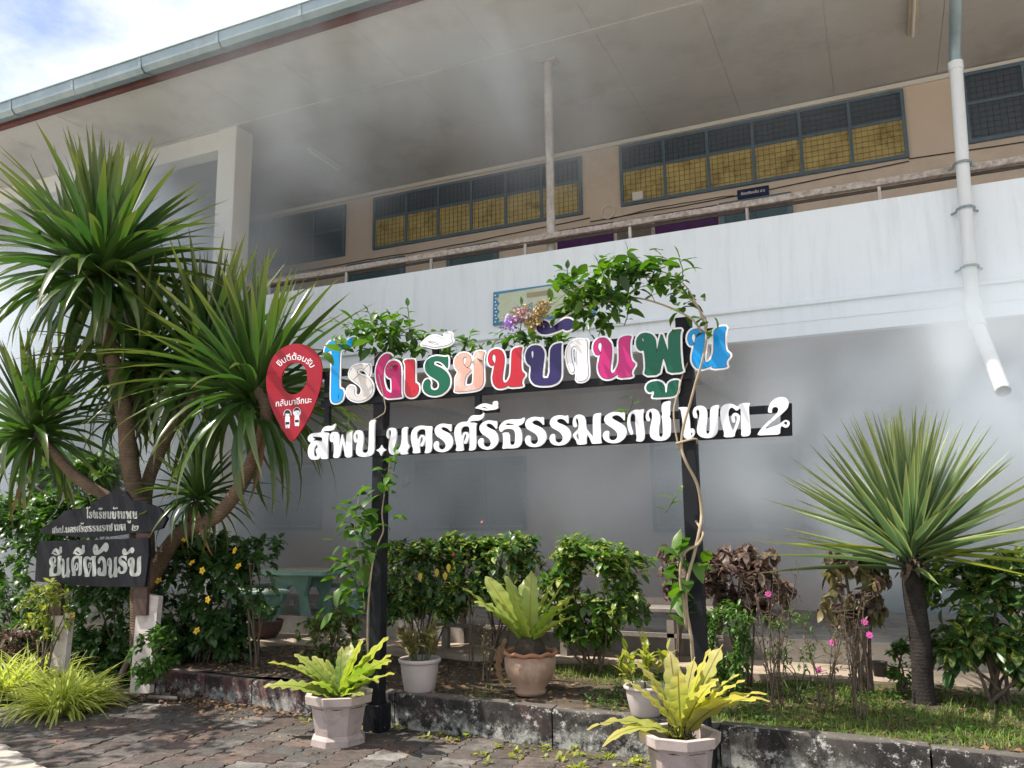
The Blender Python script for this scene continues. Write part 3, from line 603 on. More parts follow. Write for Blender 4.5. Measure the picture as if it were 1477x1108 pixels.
G1 = [
 ('blue letter with a curled tail at the far left', c1, BLU, [[(85,322),(84,250),(108,190),(150,138),(205,105),(240,135),(290,172),(345,178),(390,140),(440,90),(500,62),(545,80),(557,115),(545,165),(505,195),(440,205),(385,225),(335,245),(308,262),(298,500),(290,820),(325,815),(352,840),(357,900),(335,980),(290,1010),(235,1022),(190,1005),(175,950),(183,600),(192,250),(150,265),(110,290)],[(290,880),(296,900),(292,965),(280,968),(283,915)]]),
 ('silver letter', c1, SIL, [[(748,458),(700,478),(640,467),(570,466),(500,490),(455,535),(440,600),(458,655),(520,705),(590,750),(625,800),(630,850),(610,905),(570,935),(530,915),(515,870),(527,820),(500,782),(455,772),(420,800),(405,865),(425,930),(480,975),(560,995),(640,985),(712,950),(762,900),(785,830),(780,760),(750,695),(700,655),(640,630),(580,608),(556,570),(575,528),(630,520),(690,560),(740,640)]]),
 ('magenta letter', c2, MAG, [[(358,430),(360,392),(325,360),(280,354),(222,383),(175,440),(140,520),(122,620),(128,720),(155,830),(200,920),(262,985),(310,1002),(507,985),(487,955),(487,560),(470,500),(430,465),(380,458),(320,478),(275,530),(260,595),(272,660),(308,702),(350,702),(356,800),(355,928),(320,925),(270,880),(238,780),(230,680),(240,580),(270,500),(315,440)],[(343,520),(352,512),(360,540),(362,612),(347,585)]]),
 ('narrow red letter', c2, RED, [[(530,465),(560,445),(680,440),(690,480),(688,790),(710,785),(740,810),(748,870),(735,930),(690,980),(620,990),(570,965),(548,900),(555,700),(555,520),(545,490)],[(680,880),(690,900),(688,925),(675,925)]]),
 ('green letter like an S', c2, GRN, [[(1172,395),(1130,410),(1080,400),(1000,392),(920,410),(860,460),(832,530),(850,610),(900,670),(970,710),(1030,750),(1050,810),(1030,870),(975,895),(925,875),(908,820),(918,760),(890,728),(845,735),(815,785),(808,860),(835,915),(900,955),(985,965),(1075,945),(1150,890),(1195,810),(1198,720),(1165,640),(1100,580),(1030,545),(975,525),(955,485),(985,455),(1060,465),(1120,515),(1168,580)]]),
 ('white vowel mark', c2, WHT, [[(778,228),(840,160),(900,115),(960,97),(1030,108),(1095,138),(1128,130),(1120,62),(1228,55),(1222,160),(1248,165),(1200,215),(1130,240),(1060,250),(980,262),(900,245),(830,225)],[(870,178),(960,178),(1050,222),(1000,232),(920,202)]]),
 ('salmon letter', c3, SAL, [[(603,312),(560,302),(500,300),(450,325),(430,380),(430,740),(415,820),(380,850),(275,858),(285,740),(315,670),(388,612),(378,578),(330,572),(282,535),(252,470),(255,410),(287,382),(318,398),(305,450),(284,505),(302,548),(345,552),(378,500),(386,430),(365,365),(320,335),(260,326),(190,347),(140,400),(118,480),(135,560),(195,632),(152,690),(135,750),(140,880),(122,948),(350,932),(470,912),(540,880),(582,800),(582,700),(573,500),(578,370)]]),
 ('red letter like a u', c3, RED, [[(1205,235),(1150,235),(1080,250),(1035,290),(1028,400),(1022,600),(1010,700),(975,770),(935,805),(900,795),(882,740),(890,650),(910,520),(918,420),(905,340),(870,285),(810,262),(740,270),(685,310),(655,380),(655,460),(685,520),(725,530),(752,502),(742,465),(720,430),(715,370),(745,335),(775,365),(778,440),(757,525),(740,620),(722,720),(738,820),(790,880),(860,890),(940,870),(1010,820),(985,870),(1215,855),(1190,810),(1200,740),(1255,670),(1195,620),(1180,560),(1182,400),(1185,290)]]),
 ('purple letter', c4, PRP, [[(610,455),(560,458),(490,480),(450,530),(438,600),(435,960),(325,970),(325,880),(345,720),(357,620),(345,560),(300,500),(240,485),(170,495),(110,540),(80,620),(85,700),(120,760),(155,775),(165,830),(150,920),(160,990),(210,1050),(300,1070),(450,1065),(540,1030),(590,970),(600,880),(595,500)],[(180,550),(200,580),(200,640),(188,700),(165,640),(162,585)]]),
 ('purple tone mark', c4, PRP, [[(450,240),(560,160),(640,105),(700,95),(760,120),(785,170),(770,220),(720,260),(660,270),(635,240),(540,280),(450,310),(370,325),(290,315),(245,260),(245,200),(280,145),(340,125),(400,145),(435,190),(432,230)],[(335,185),(348,215),(342,250),(328,225)]]),
 ('white letter', c4, WHT, [[(985,408),(920,412),(840,405),(770,430),(710,490),(680,570),(680,660),(695,760),(735,865),(768,885),(795,850),(780,790),(755,710),(742,600),(755,520),(785,490),(818,510),(830,600),(832,900),(822,1003),(920,1007),(985,960),(995,860),(980,700),(978,480)]]),
 ('pink letter like a u', c5, PNK, [[(815,185),(740,178),(660,195),(600,230),(583,300),(590,500),(590,640),(560,740),(500,840),(460,845),(430,800),(440,700),(460,560),(465,420),(445,310),(390,240),(320,210),(230,225),(165,275),(135,350),(138,440),(170,510),(220,525),(262,495),(240,440),(210,390),(215,320),(250,285),(283,320),(283,400),(264,492),(240,600),(218,720),(235,840),(290,920),(370,945),(470,930),(590,840),(570,925),(835,905),(805,850),(820,780),(885,680),(820,630),(790,550),(780,400),(785,270)]]),
 ('green letter like a w', c6, GRN, [[(725,140),(660,142),(590,160),(550,210),(545,300),(548,460),(500,320),(452,180),(420,310),(385,480),(385,350),(370,260),(320,205),(240,185),(170,205),(125,260),(115,330),(135,400),(175,428),(215,412),(228,450),(245,640),(225,752),(425,742),(450,620),(478,500),(520,620),(545,718),(745,705),(720,640),(700,400),(700,190)],[(200,240),(215,260),(225,330),(205,310),(193,275)]]),
 ('green vowel hung below', c6, GRN, [[(685,822),(620,820),(560,845),(535,890),(530,988),(495,988),(495,900),(460,850),(400,830),(320,840),(270,870),(250,920),(270,965),(310,975),(340,950),(360,960),(355,1020),(335,1045),(560,1035),(640,1015),(670,960),(672,860)],[(340,875),(350,900),(345,925),(335,905)]]),
 ('light blue letter like a u at the right end', c6, BLU, [[(1322,105),(1250,105),(1180,125),(1148,165),(1150,300),(1148,450),(1115,545),(1062,590),(1028,575),(1020,500),(1040,350),(1050,250),(1030,180),(980,140),(920,130),(850,150),(808,205),(798,280),(820,340),(860,358),(888,332),(870,300),(848,260),(860,205),(890,190),(908,230),(900,300),(880,400),(860,500),(865,580),(910,650),(980,668),(1060,650),(1145,610),(1120,660),(1330,645),(1310,600),(1320,550),(1375,480),(1310,430),(1295,350),(1295,180)]])]
def place2d(me, y):
    me.transform(XZ); me.transform(Matrix.Translation((0, y, 0))); return me
for lab, cr, mt, loops in G1:
    L = [chaikin(px2(cr, lp), 1) for lp in loops]
    plate = contour([L[0]], .0155, .0042)
    plate = [max(plate, key=len)]+[q for q in plate if len(q) > 14 and q is not max(plate, key=len)]
    o = link('letter', place2d(fill2d([chaikin(q, 1, .25) for q in plate], .012), YL+.006), LWH, sg, label=lab)
    ol = contour(L, .0028, .0032)
    link('outline', place2d(fill2d(ol, .0012), YL-.0012), OUT, o)
    link('face', place2d(fill2d(L, .0012), YL-.0026), mt, o)
sh = lambda pts, dx, dy: [(x+dx, y+dy) for x, y in pts]
R3 = [(460,190),(420,205),(360,195),(290,190),(210,215),(155,270),(145,340),(180,400),(250,440),(320,480),(365,540),(370,600),(340,650),(290,662),(245,635),(235,580),(240,525),(200,505),(160,530),(140,590),(160,660),(220,700),(310,712),(410,690),(480,630),(512,550),(500,460),(450,400),(370,350),(290,320),(260,290),(280,262),(330,245),(400,270),(468,350)]
G2 = [
 (A_, [[(45,390),(75,340),(130,305),(250,300),(285,292),(300,240),(350,190),(420,175),(480,180),(515,150),(540,135),(540,175),(510,240),(440,265),(340,265),(310,292),(430,300),(410,360),(400,500),(400,700),(405,765),(270,765),(288,700),(272,722),(240,770),(160,780),(100,770),(60,720),(45,640),(60,540),(110,470),(75,460),(50,430)],[(105,370),(200,370),(310,380),(295,470),(260,445),(200,435),(140,455),(160,420),(165,395)],[(215,500),(228,560),(190,590),(190,640),(212,690),(200,725),(165,720),(148,650),(160,570),(190,520)]]),
 (A_, [[(850,260),(790,262),(745,290),(728,350),(728,580),(690,440),(660,300),(630,430),(605,600),(605,350),(580,300),(540,282),(480,290),(445,330),(435,400),(450,465),(495,460),(510,520),(512,640),(490,750),(612,745),(645,560),(668,480),(690,600),(712,740),(832,735),(828,600),(832,400),(835,300)],[(495,340),(510,360),(505,410),(490,390)]]),
 (A_, [[(1253,65),(1190,70),(1145,100),(1135,160),(1130,500),(1115,640),(1060,660),(1010,640),(1015,560),(1035,450),(1035,330),(1000,265),(940,250),(890,270),(860,330),(860,420),(885,480),(918,462),(915,420),(895,370),(905,320),(930,320),(935,380),(920,480),(900,600),(905,670),(950,715),(1020,728),(1120,725),(1190,690),(1225,640),(1230,400),(1235,130)]]),
 (A_, [[(1358,515),(1360,520),(1385,575),(1432,605),(1434,608),(1380,640),(1352,708),(1348,708),(1320,645),(1265,612),(1265,608),(1325,575)]]),
 (B_, [[(600,318),(540,320),(495,345),(482,400),(485,560),(460,670),(420,720),(380,730),(355,690),(370,600),(395,500),(395,400),(370,345),(310,330),(250,345),(215,400),(210,480),(240,530),(270,510),(250,440),(255,390),(280,365),(298,400),(288,480),(265,580),(248,680),(260,770),(310,815),(370,820),(430,790),(468,750),(455,812),(605,800),(580,770),(590,720),(628,665),(590,610),(582,540),(580,380)]]),
 (B_, [[(1030,305),(930,305),(860,293),(780,300),(700,340),(655,410),(645,520),(665,640),(690,720),(675,790),(815,780),(805,740),(800,650),(802,580),(830,490),(858,500),(860,560),(820,620),(812,655),(850,670),(880,620),(900,550),(895,490),(855,458),(820,465),(790,510),(770,560),(752,500),(748,430),(780,378),(830,357),(905,360),(910,500),(910,720),(885,785),(960,785),(1010,750),(1020,650),(1015,400)]]),
 (B_, [[(1365,268),(1330,275),(1270,262),(1190,258),(1110,295),(1068,350),(1070,420),(1110,490),(1180,530),(1240,580),(1270,640),(1250,700),(1200,725),(1150,705),(1135,660),(1145,600),(1110,565),(1065,590),(1045,650),(1065,720),(1130,760),(1220,770),(1310,740),(1375,670),(1395,590),(1380,500),(1320,430),(1240,390),(1190,365),(1185,330),(1230,318),(1300,345),(1365,415)]]),
 (C_, [[(592,430),(470,430),(460,420),(475,400),(530,390),(610,393),(680,360),(712,300),(720,245),(690,272),(640,298),(560,293),(490,303),(445,360),(420,412),(340,410),(260,440),(205,500),(185,590),(195,700),(220,800),(230,860),(205,935),(360,925),(345,860),(345,720),(360,660),(392,612),(405,650),(390,710),(360,770),(370,808),(410,790),(440,710),(445,640),(420,600),(380,588),(340,620),(318,690),(300,620),(305,540),(345,490),(455,490),(460,640),(460,860),(440,925),(520,920),(565,890),(575,800),(570,600),(570,480)]]),
 (C_, [[(945,398),(900,400),(830,385),(760,390),(680,430),(635,490),(635,560),(680,630),(750,670),(810,720),(840,780),(825,840),(775,862),(720,845),(700,800),(710,720),(670,698),(625,720),(605,780),(625,850),(690,895),(780,912),(880,885),(950,810),(972,720),(955,630),(890,560),(800,520),(755,490),(755,455),(800,437),(870,465),(945,560)]]),
 (C_, [[(545,170),(610,125),(670,95),(740,83),(800,95),(870,120),(872,50),(962,42),(955,145),(975,155),(930,190),(860,200),(800,205),(760,212),(680,200),(620,180)],[(650,146),(720,145),(795,180),(740,176)]]),
 (C_, [[(1437,330),(1380,360),(1300,370),(1200,368),(1100,385),(1030,430),(980,500),(985,570),(1020,600),(1050,560),(1110,535),(1190,535),(1250,560),(1270,620),(1265,760),(1250,820),(1170,825),(1170,600),(1040,605),(1050,660),(1055,800),(1035,895),(1100,885),(1250,885),(1330,865),(1385,800),(1388,620),(1360,530),(1310,482),(1370,470),(1425,420)],[(1085,470),(1120,435),(1200,445),(1280,472),(1200,468),(1130,474)]]),
 (D_, [R3]), (D_, [sh(R3, 419, -26)]),
 (D_, [[(1443,125),(1370,130),(1320,150),(1300,200),(1300,400),(1305,555),(1250,470),(1185,390),(1180,250),(1150,180),(1080,150),(1010,165),(970,210),(955,290),(965,350),(1000,378),(1030,350),(1020,300),(1005,250),(1020,205),(1050,240),(1060,320),(1055,400),(1000,450),(955,500),(985,560),(1020,610),(1035,672),(1200,660),(1190,600),(1200,490),(1240,540),(1280,640),(1290,655),(1460,645),(1440,600),(1430,400),(1430,180)],[(1052,465),(1060,560),(1052,598),(1010,510)]]),
 (E_, [[(505,300),(460,315),(390,300),(300,297),(210,330),(145,390),(138,460),(180,520),(260,570),(330,620),(375,680),(375,740),(345,790),(290,805),(235,785),(220,730),(232,650),(195,628),(140,650),(112,710),(125,780),(190,835),(300,860),(410,840),(500,770),(542,680),(530,590),(470,520),(380,470),(290,420),(272,390),(310,360),(380,352),(450,395),(508,470)]]),
 (E_, [[(850,245),(780,262),(700,258),(630,280),(575,340),(550,430),(552,540),(575,640),(610,700),(640,705),(655,670),(630,590),(605,500),(600,400),(620,340),(650,325),(690,350),(692,480),(705,640),(720,760),(702,820),(800,828),(850,790),(862,700),(848,560),(830,420),(832,320)]]),
 (E_, [[(1325,105),(1260,108),(1190,130),(1160,180),(1160,280),(1175,340),(1155,380),(1170,430),(1180,600),(1185,700),(1160,745),(1130,740),(1108,690),(1115,570),(1135,470),(1135,370),(1100,280),(1030,238),(960,245),(900,290),(875,370),(890,450),(930,468),(958,440),(942,400),(925,350),(945,285),(980,290),(995,360),(980,470),(955,580),(945,680),(970,760),(1040,805),(1140,815),(1240,795),(1310,730),(1328,640),(1325,420),(1295,380),(1315,340),(1310,200)]]),
 (G_, [[(60,155),(100,145),(190,145),(195,200),(210,300),(215,420),(240,400),(270,420),(275,470),(240,520),(190,540),(140,520),(125,450),(120,300),(105,220),(100,180)],[(230,450),(245,460),(238,495),(222,480)]]),
 (G_, [[(570,120),(520,122),(470,145),(455,200),(455,420),(440,470),(415,470),(405,420),(420,320),(425,220),(410,160),(370,130),(310,128),(260,155),(243,210),(255,270),(285,285),(305,268),(296,230),(285,200),(300,170),(325,190),(330,240),(315,320),(295,400),(300,470),(350,515),(430,527),(500,510),(545,460),(555,380),(555,180)]]),
 (G_, [[(950,95),(870,95),(820,105),(790,140),(750,115),(690,100),(630,115),(590,150),(578,210),(585,300),(610,400),(630,460),(620,515),(755,510),(760,460),(800,370),(822,290),(815,240),(780,215),(740,220),(715,260),(722,320),(745,338),(765,325),(758,290),(752,262),(775,250),(788,280),(770,350),(735,440),(700,350),(680,270),(678,200),(700,155),(730,150),(780,195),(828,150),(832,250),(838,420),(835,505),(920,500),(950,470),(950,400),(940,300),(930,200),(930,130)]]),
 (G_, [[(1160,215),(1165,150),(1200,80),(1260,35),(1330,18),(1390,35),(1418,90),(1400,160),(1340,220),(1260,290),(1180,350),(1120,415),(1200,390),(1290,360),(1340,320),(1380,298),(1425,320),(1425,360),(1400,395),(1360,395),(1330,372),(1312,400),(1310,480),(1180,485),(1025,492),(1060,430),(1130,350),(1220,270),(1280,210),(1290,165),(1260,140),(1220,150),(1205,190),(1215,215)],[(1350,335),(1385,318),(1398,345),(1385,365),(1365,350)]])]
for cr, loops in G2:
    L = [chaikin(px2(cr, lp), 1) for lp in loops]
    link('white_letter', place2d(fill2d(L, .016), YL+.008), LWH, sg)
# ---- red map pin
pn = thing('map_pin_sign', 'red map pin board with a round hole, white welcome words and two printed children', 'sign', (-4.75, YL-.02, 2.3))
cp = (380, 490, 7.147); REDP = gl('red_pin_board', (.34, .006, .02), .35)
outl = chaikin(px2(cp, [(345,42),(430,52),(520,95),(590,180),(618,280),(618,400),(590,540),(540,680),(470,830),(390,960),(310,1068),(250,1000),(170,860),(100,720),(50,560),(38,400),(70,260),(130,150),(220,75)]), 2, .25)
hole = px2(cp, [(332+133*math.cos(a)+20*math.sin(a)*0, 403+163*math.sin(a)-18*math.cos(a)) for a in np.linspace(0, 2*math.pi, 41)[:-1]])
link('board', place2d(fill2d([outl, hole], .012), YL-.012), REDP, pn)
m = bar((395, 575), (480, 571), .02, YL+.0, YL+.02); part('bracket', m, BLK, pn)
def pinmap(u, v): p = aty(380+u/7.147, 490+v/7.147, YL); return float(p[0]), float(p[2])
me = text_mesh('กลับมาอีกนะ', 1, 0, .008); bb = np.array([v.co for v in me.vertices]); w0, w1 = bb[:, 0].min(), bb[:, 0].max()
for v in me.vertices:
    t_ = (v.co.x-w0)/(w1-w0); X, Z = pinmap(142+t_*368, 694-t_*42-v.co.y*88); v.co = (X, YL-.0195+v.co.z, Z)
link('lettering', me, PWH, pn)
me = text_mesh('ยินดีต้อนรับ', 1, 0, .008); bb = np.array([v.co for v in me.vertices]); w0, w1 = bb[:, 0].min(), bb[:, 0].max()
for v in me.vertices:
    t_ = (v.co.x-w0)/(w1-w0); a = R(218+t_*110); rr = 1+v.co.y*.46; X, Z = pinmap(340+rr*190*math.cos(a), 395+rr*185*math.sin(a)+20*(t_-.3)*0); v.co = (X, YL-.0195+v.co.z, Z)
link('lettering', me, PWH, pn)
HAIR = pm('printed_black', (.02, .015, .03), None, 3, .5, 0)
def ell(cx, cy, rx, ry, n=22): return [(cx+rx*math.cos(a), cy+ry*math.sin(a)) for a in np.linspace(0, 2*math.pi, n, endpoint=False)]
def dec(pts, y, mt, nm, parent): return link(nm, place2d(fill2d([px2(cp, pts)], .0008), y), mt, parent)
for cx, boy in ((263, 0), (360, 1)):
    dy = -22 if boy else 0
    k = dec(ell(cx, 770+dy, 40, 48), YL-.0188, PWH, 'printed_child', pn)
    dec([(cx-22, 810+dy), (cx+22, 810+dy), (cx+26, 862+dy), (cx+20, 915+dy), (cx+3, 916+dy), (cx, 880+dy), (cx-3, 916+dy), (cx-20, 915+dy), (cx-26, 862+dy)], YL-.0190, PWH, 'body', k)
    dec([(cx+34*math.cos(a), 768+dy+42*math.sin(a)) for a in np.linspace(math.pi*.95, 2.05*math.pi, 14)]+([(cx+20, 752+dy), (cx-20, 757+dy)] if boy else [(cx+36, 800+dy), (cx+22, 802+dy), (cx+20, 765+dy), (cx-20, 765+dy), (cx-22, 802+dy), (cx-36, 800+dy)]), YL-.0198, HAIR, 'hair', k)
    dec([(cx-20, 850+dy), (cx+20, 850+dy), (cx+20, 876+dy), (cx-20, 878+dy)], YL-.0200, HAIR, 'shorts', k)
    for s in (-1, 1): dec(ell(cx+s*12, 782+dy, 3, 4, 8), YL-.0205, HAIR, 'eye', k)
    dec([(cx-9, 797+dy), (cx, 803+dy), (cx+9, 796+dy), (cx, 799+dy)], YL-.0205, HAIR, 'mouth', k)
# ---- the old wooden name boards
YO = 5.70
def po(x, y, Y=YO): p = aty(x, y, Y); return (float(p[0]), float(p[2]))
ob = thing('old_name_board', 'old pair of black painted name boards on slanted posts beneath the palm like tree', 'sign', (-6.9, YO, 0))
BLK2 = pm('black_vinyl_board', (.010, .011, .016), (.016, .017, .023), 3, .45, .5, 5, dirt=(.03, .028, .026), dirtamt=.4, dscale=4, streak=True, spec=.12)
GREYL = pm('faded_white_lettering', (.42, .44, .42), (.26, .28, .26), 9, .6, 0, dirt=(.25, .25, .24), dirtamt=.5, dscale=9)
top = [po(*p) for p in [(62,762),(85,748),(95,737),(128,732),(152,716),(170,706),(183,709),(192,722),(205,722),(232,733),(243,748),(236,762),(215,768),(200,768),(160,774),(120,775),(85,772),(60,768)]]
m = MB(); m.prism(top[::-1], YO-.02, YO+.01); part('upper_board', m, BLK2, ob)
low = [po(*p) for p in [(58,788),(62,781),(120,779),(218,776),(219,800),(213,846),(150,846),(90,842),(55,838)]]
m = MB(); m.prism(low[::-1], YO-.035, YO-.005); part('lower_board', m, BLK2, ob)
def board_text(body, p0, p1, hgt, y, bold, mat=GREYL, shear=.15):
    me = text_mesh(body, 1, 0, bold, shear=shear); bb = np.array([v.co for v in me.vertices]); w0, w1 = bb[:, 0].min(), bb[:, 0].max()
    for v in me.vertices:
        t_ = (v.co.x-w0)/(w1-w0); X, Z = po(p0[0]+(p1[0]-p0[0])*t_, p0[1]+(p1[1]-p0[1])*t_-v.co.y*hgt, y); v.co = (X, y+v.co.z, Z)
    link('lettering', me, mat, ob)
def boardglyph(loops, y):
    L = [chaikin([po(px_, py_, YO) for px_, py_ in lp], 1) for lp in loops]
    link('letter', place2d(fill2d(L, .0012), y), GREYL, ob)
def rowpx(cr, loops): return [[(cr[0]+x/cr[2], cr[1]+y/cr[2]) for x, y in lp] for lp in loops]
for _, cr, _m, loops in G1:
    boardglyph([[(127+(x-467)/585*74, 748-(584-.098*(x-467)-y)*.185) for x, y in lp] for lp in rowpx(cr, loops)], YO-.022)
for cr, loops in G2[:-1]:
    boardglyph([[(78+(x-443)/650*108, 769.5-(664-.052*(x-443)-y)*.20-(x-443)*.006) for x, y in lp] for lp in rowpx(cr, loops)], YO-.022)
board_text('๒', (190, 766), (200, 765), 15, YO-.022, .01)
def fitglyph(loops, x0, y0, x1, y1):
    X = [p[0] for p in loops[0]]; Y = [p[1] for p in loops[0]]; a, b_, c_, d_ = min(X), max(X), min(Y), max(Y)
    boardglyph([[(60+(x0+(x-a)/(b_-a)*(x1-x0))/6.926, 700+(y0+(y-c_)/(d_-c_)*(y1-y0))/6.926) for x, y in lp] for lp in loops], YO-.037)
OANG = [[(.05, .38), (.12, .14), (.45, 0), (.82, .10), (1, .38), (1, .75), (.97, 1), (.15, 1), (0, .82), (.06, .62), (.30, .56), (.44, .66), (.38, .80), (.56, .80), (.64, .62), (.62, .36), (.5, .2), (.38, .22), (.28, .4)]]
for loops, bx in ((G1[6][3], (108, 700, 240, 910)), (G1[11][3], (222, 720, 322, 925)), (G2[5][1], (328, 702, 440, 905)), (G2[19][1], (448, 705, 580, 915)), (OANG, (588, 702, 682, 905)), (G1[11][3], (688, 712, 800, 925)), (G1[4][3], (792, 702, 890, 885)), (G1[8][3], (892, 708, 1030, 910)), (G1[5][3], (130, 610, 242, 700)), (G1[5][3], (345, 595, 470, 702)), (G1[9][3], (545, 570, 705, 698)), (G1[9][3], (838, 618, 960, 700))):
    fitglyph(loops, *bx)
PALE = pm('pinkish_white_post', (.60, .53, .50), (.50, .44, .42), 5, .8, .2, 40, dirt=(.25, .2, .17), dirtamt=.6, dscale=5); BRW = pm('dark_brown_post', (.055, .03, .026), (.08, .045, .035), 6, .7, .3, 40)
m = MB(); m.prism([po(*p) for p in [(183,1001),(211,1001),(225,861),(207,858),(192,890)]], YO+.03, YO+.085); q = part('post', m, PALE, ob)
m = MB(); m.prism([po(*p) for p in [(192,888),(211,888),(216,770),(197,768)]], YO-.004, YO+.028); part('post', m, BRW, ob)
m = MB(); m.prism([po(*p) for p in [(64,975),(88,972),(97,885),(75,885)]], YO+.03, YO+.085); part('post', m, PALE, ob)
m = MB(); m.prism([po(*p) for p in [(70,888),(88,888),(92,780),(75,780)]], YO-.004, YO+.028); part('post', m, BRW, ob)
# ================================================================== leaves
def strapw(w): return lambda t: w*min(1, (t+.02)*9)*(1-max(0, (t-.35)/.65)**1.6)*(1 if t < .999 else 0)+(0.0006 if t >= .999 else 0)
def ovw(w, p=1.): return lambda t: w*(math.sin(math.pi*min(max(t, 0.0), 1)**p)**.85)+.002
STRAP = [leafproto('strap_leaf', strapw(.037), 7, dr, .30) for dr in (.05, .35, .8, 1.4, 2.1)]
YUC = [leafproto('sword_leaf', strapw(.029), 5, dr, .40) for dr in (.01, .06, .16)]
OVAL = [leafproto('oval_leaf', ovw(.24, .85), 4, dr, .12) for dr in (.3, .8, 1.3)]
LANCE = [leafproto('lance_leaf', ovw(.17, .8), 4, dr, .15) for dr in (.3, .9)]
BIG = [leafproto('broad_leaf', ovw(.225, .8), 6, dr, .12, wave=.015, waven=2) for dr in (.4, .9)]
GRASSB = [leafproto('grass_blade', strapw(.032), 3, dr, .3) for dr in (.5, 1.2)]
def frondw(w, k=0): return lambda t: w*(.25+.75*math.sin(math.pi*min(1, t*.92+.04))**.75)*(1+.10*math.sin(t*38+k))*(1 if t < .93 else (.6 if t < .97 else .15))
FROND = [leafproto('fern_frond', frondw(.068, k), 22, dr, .12, wave=.020, waven=wn_) for k, dr, wn_ in ((0, .25, 6), (2, .6, 7), (4, 1.0, 5), (1, 1.5, 6))]
M_DRAC = leafmat('dracaena_leaf', (.034, .080, .020), (.062, .118, .024), tip=(.11, .12, .03), rough=.28, trans=.25, spec=.6)
M_YUCCA = leafmat('yucca_leaf', (.075, .145, .07), (.13, .20, .085), edge=(.26, .30, .11), tip=(.20, .22, .08), rough=.4, trans=.25)
M_YUCY = leafmat('yucca_leaf_yellow', (.35, .38, .08), (.28, .34, .07), rough=.45, trans=.3)
M_FERN = leafmat('fern_leaf', (.28, .34, .065), (.18, .27, .05), tip=(.40, .40, .12), rough=.42, trans=.42, rib=(.10, .12, .03))
M_FERN2 = leafmat('fern_leaf_yellow', (.42, .41, .10), (.32, .36, .09), tip=(.50, .44, .16), rough=.42, trans=.42, rib=(.12, .09, .02))
M_FERN3 = leafmat('fern_leaf_mixed', (.38, .44, .09), (.26, .36, .08), tip=(.34, .38, .12), rough=.42, trans=.4, rib=(.3, .25, .03))
M_VAR = leafmat('variegated_leaf', (.050, .115, .022), (.10, .18, .03), patch=(.50, .50, .14), patchamt=.75, rough=.34, trans=.32)
M_DARK = leafmat('dark_green_leaf', (.038, .090, .026), (.065, .135, .034), rough=.38, trans=.25)
M_MID = leafmat('mid_green_leaf', (.055, .125, .025), (.10, .19, .035), rough=.38, trans=.35)
M_VINE = leafmat('vine_leaf', (.026, .074, .014), (.095, .185, .026), rough=.40, trans=.38)
M_COP = leafmat('copper_leaf', (.075, .038, .035), (.12, .085, .06), patch=(.26, .19, .15), patchamt=.6, rough=.4, trans=.2)
M_YEL = leafmat('yellow_green_leaf', (.38, .38, .07), (.20, .26, .05), rough=.42, trans=.38)
M_OLIVE = leafmat('olive_leaf', (.13, .15, .045), (.20, .17, .07), patch=(.34, .20, .13), patchamt=.4, rough=.5, trans=.3)
M_LIME = leafmat('lime_grass', (.30, .38, .05), (.42, .46, .10), edge=(.55, .56, .22), rough=.5, trans=.35)
M_GRASS = leafmat('lawn_grass', (.10, .17, .03), (.20, .26, .05), rough=.6, trans=.3)
M_DEAD = leafmat('dead_leaf', (.26, .15, .07), (.16, .10, .055), rough=.8, trans=.1)
M_GOLD = leafmat('golden_leaf', (.65, .47, .06), (.60, .42, .05), rough=.5, trans=.3)
def bark(name, a, b_, rings=60, k=.7):
    m, n, l, bs = nodes(name); g = n.new('ShaderNodeNewGeometry'); P = g.outputs['Position']
    w = n.new('ShaderNodeTexWave'); w.bands_direction = 'Z'; w.inputs['Scale'].default_value = rings/6; w.inputs['Distortion'].default_value = 3.5; w.inputs['Detail'].default_value = 3; w.inputs['Detail Scale'].default_value = 2; l.new(P, w.inputs['Vector'])
    c = mixc(n, l, mr(n, l, noise(n, l, 9, 8, .7, P), .35, .65), a, b_); c = mixc(n, l, mr(n, l, w.outputs['Fac'], .0, .35, k, 0), c, tuple(x*.35 for x in a)); l.new(c, bs.inputs['Base Color']); bs.inputs['Roughness'].default_value = .9; bs.inputs['Specular IOR Level'].default_value = .25
    bp = n.new('ShaderNodeBump'); bp.inputs['Strength'].default_value = .8; bp.inputs['Distance'].default_value = .012
    ad = n.new('ShaderNodeMath'); l.new(mr(n, l, w.outputs['Fac'], 0, 1, 0, k*.8), ad.inputs[0]); l.new(noise(n, l, 50, 6, .7, P), ad.inputs[1]); l.new(ad.outputs[0], bp.inputs['Height']); l.new(bp.outputs['Normal'], bs.inputs['Normal']); return m
BARK = bark('ringed_bark', (.20, .135, .09), (.11, .078, .054), 75, .45); BARKD = bark('charred_bark', (.020, .016, .015), (.050, .040, .034), 70, .15)
TWIG = pm('twig_bark', (.17, .125, .085), (.10, .075, .055), 20, .9, .3, 90); VINEB = pm('pale_vine_stem', (.42, .34, .23), (.30, .23, .15), 14, .85, .4, 80); GST = pm('green_stem', (.10, .14, .05), (.08, .1, .04), 10, .6, .1)
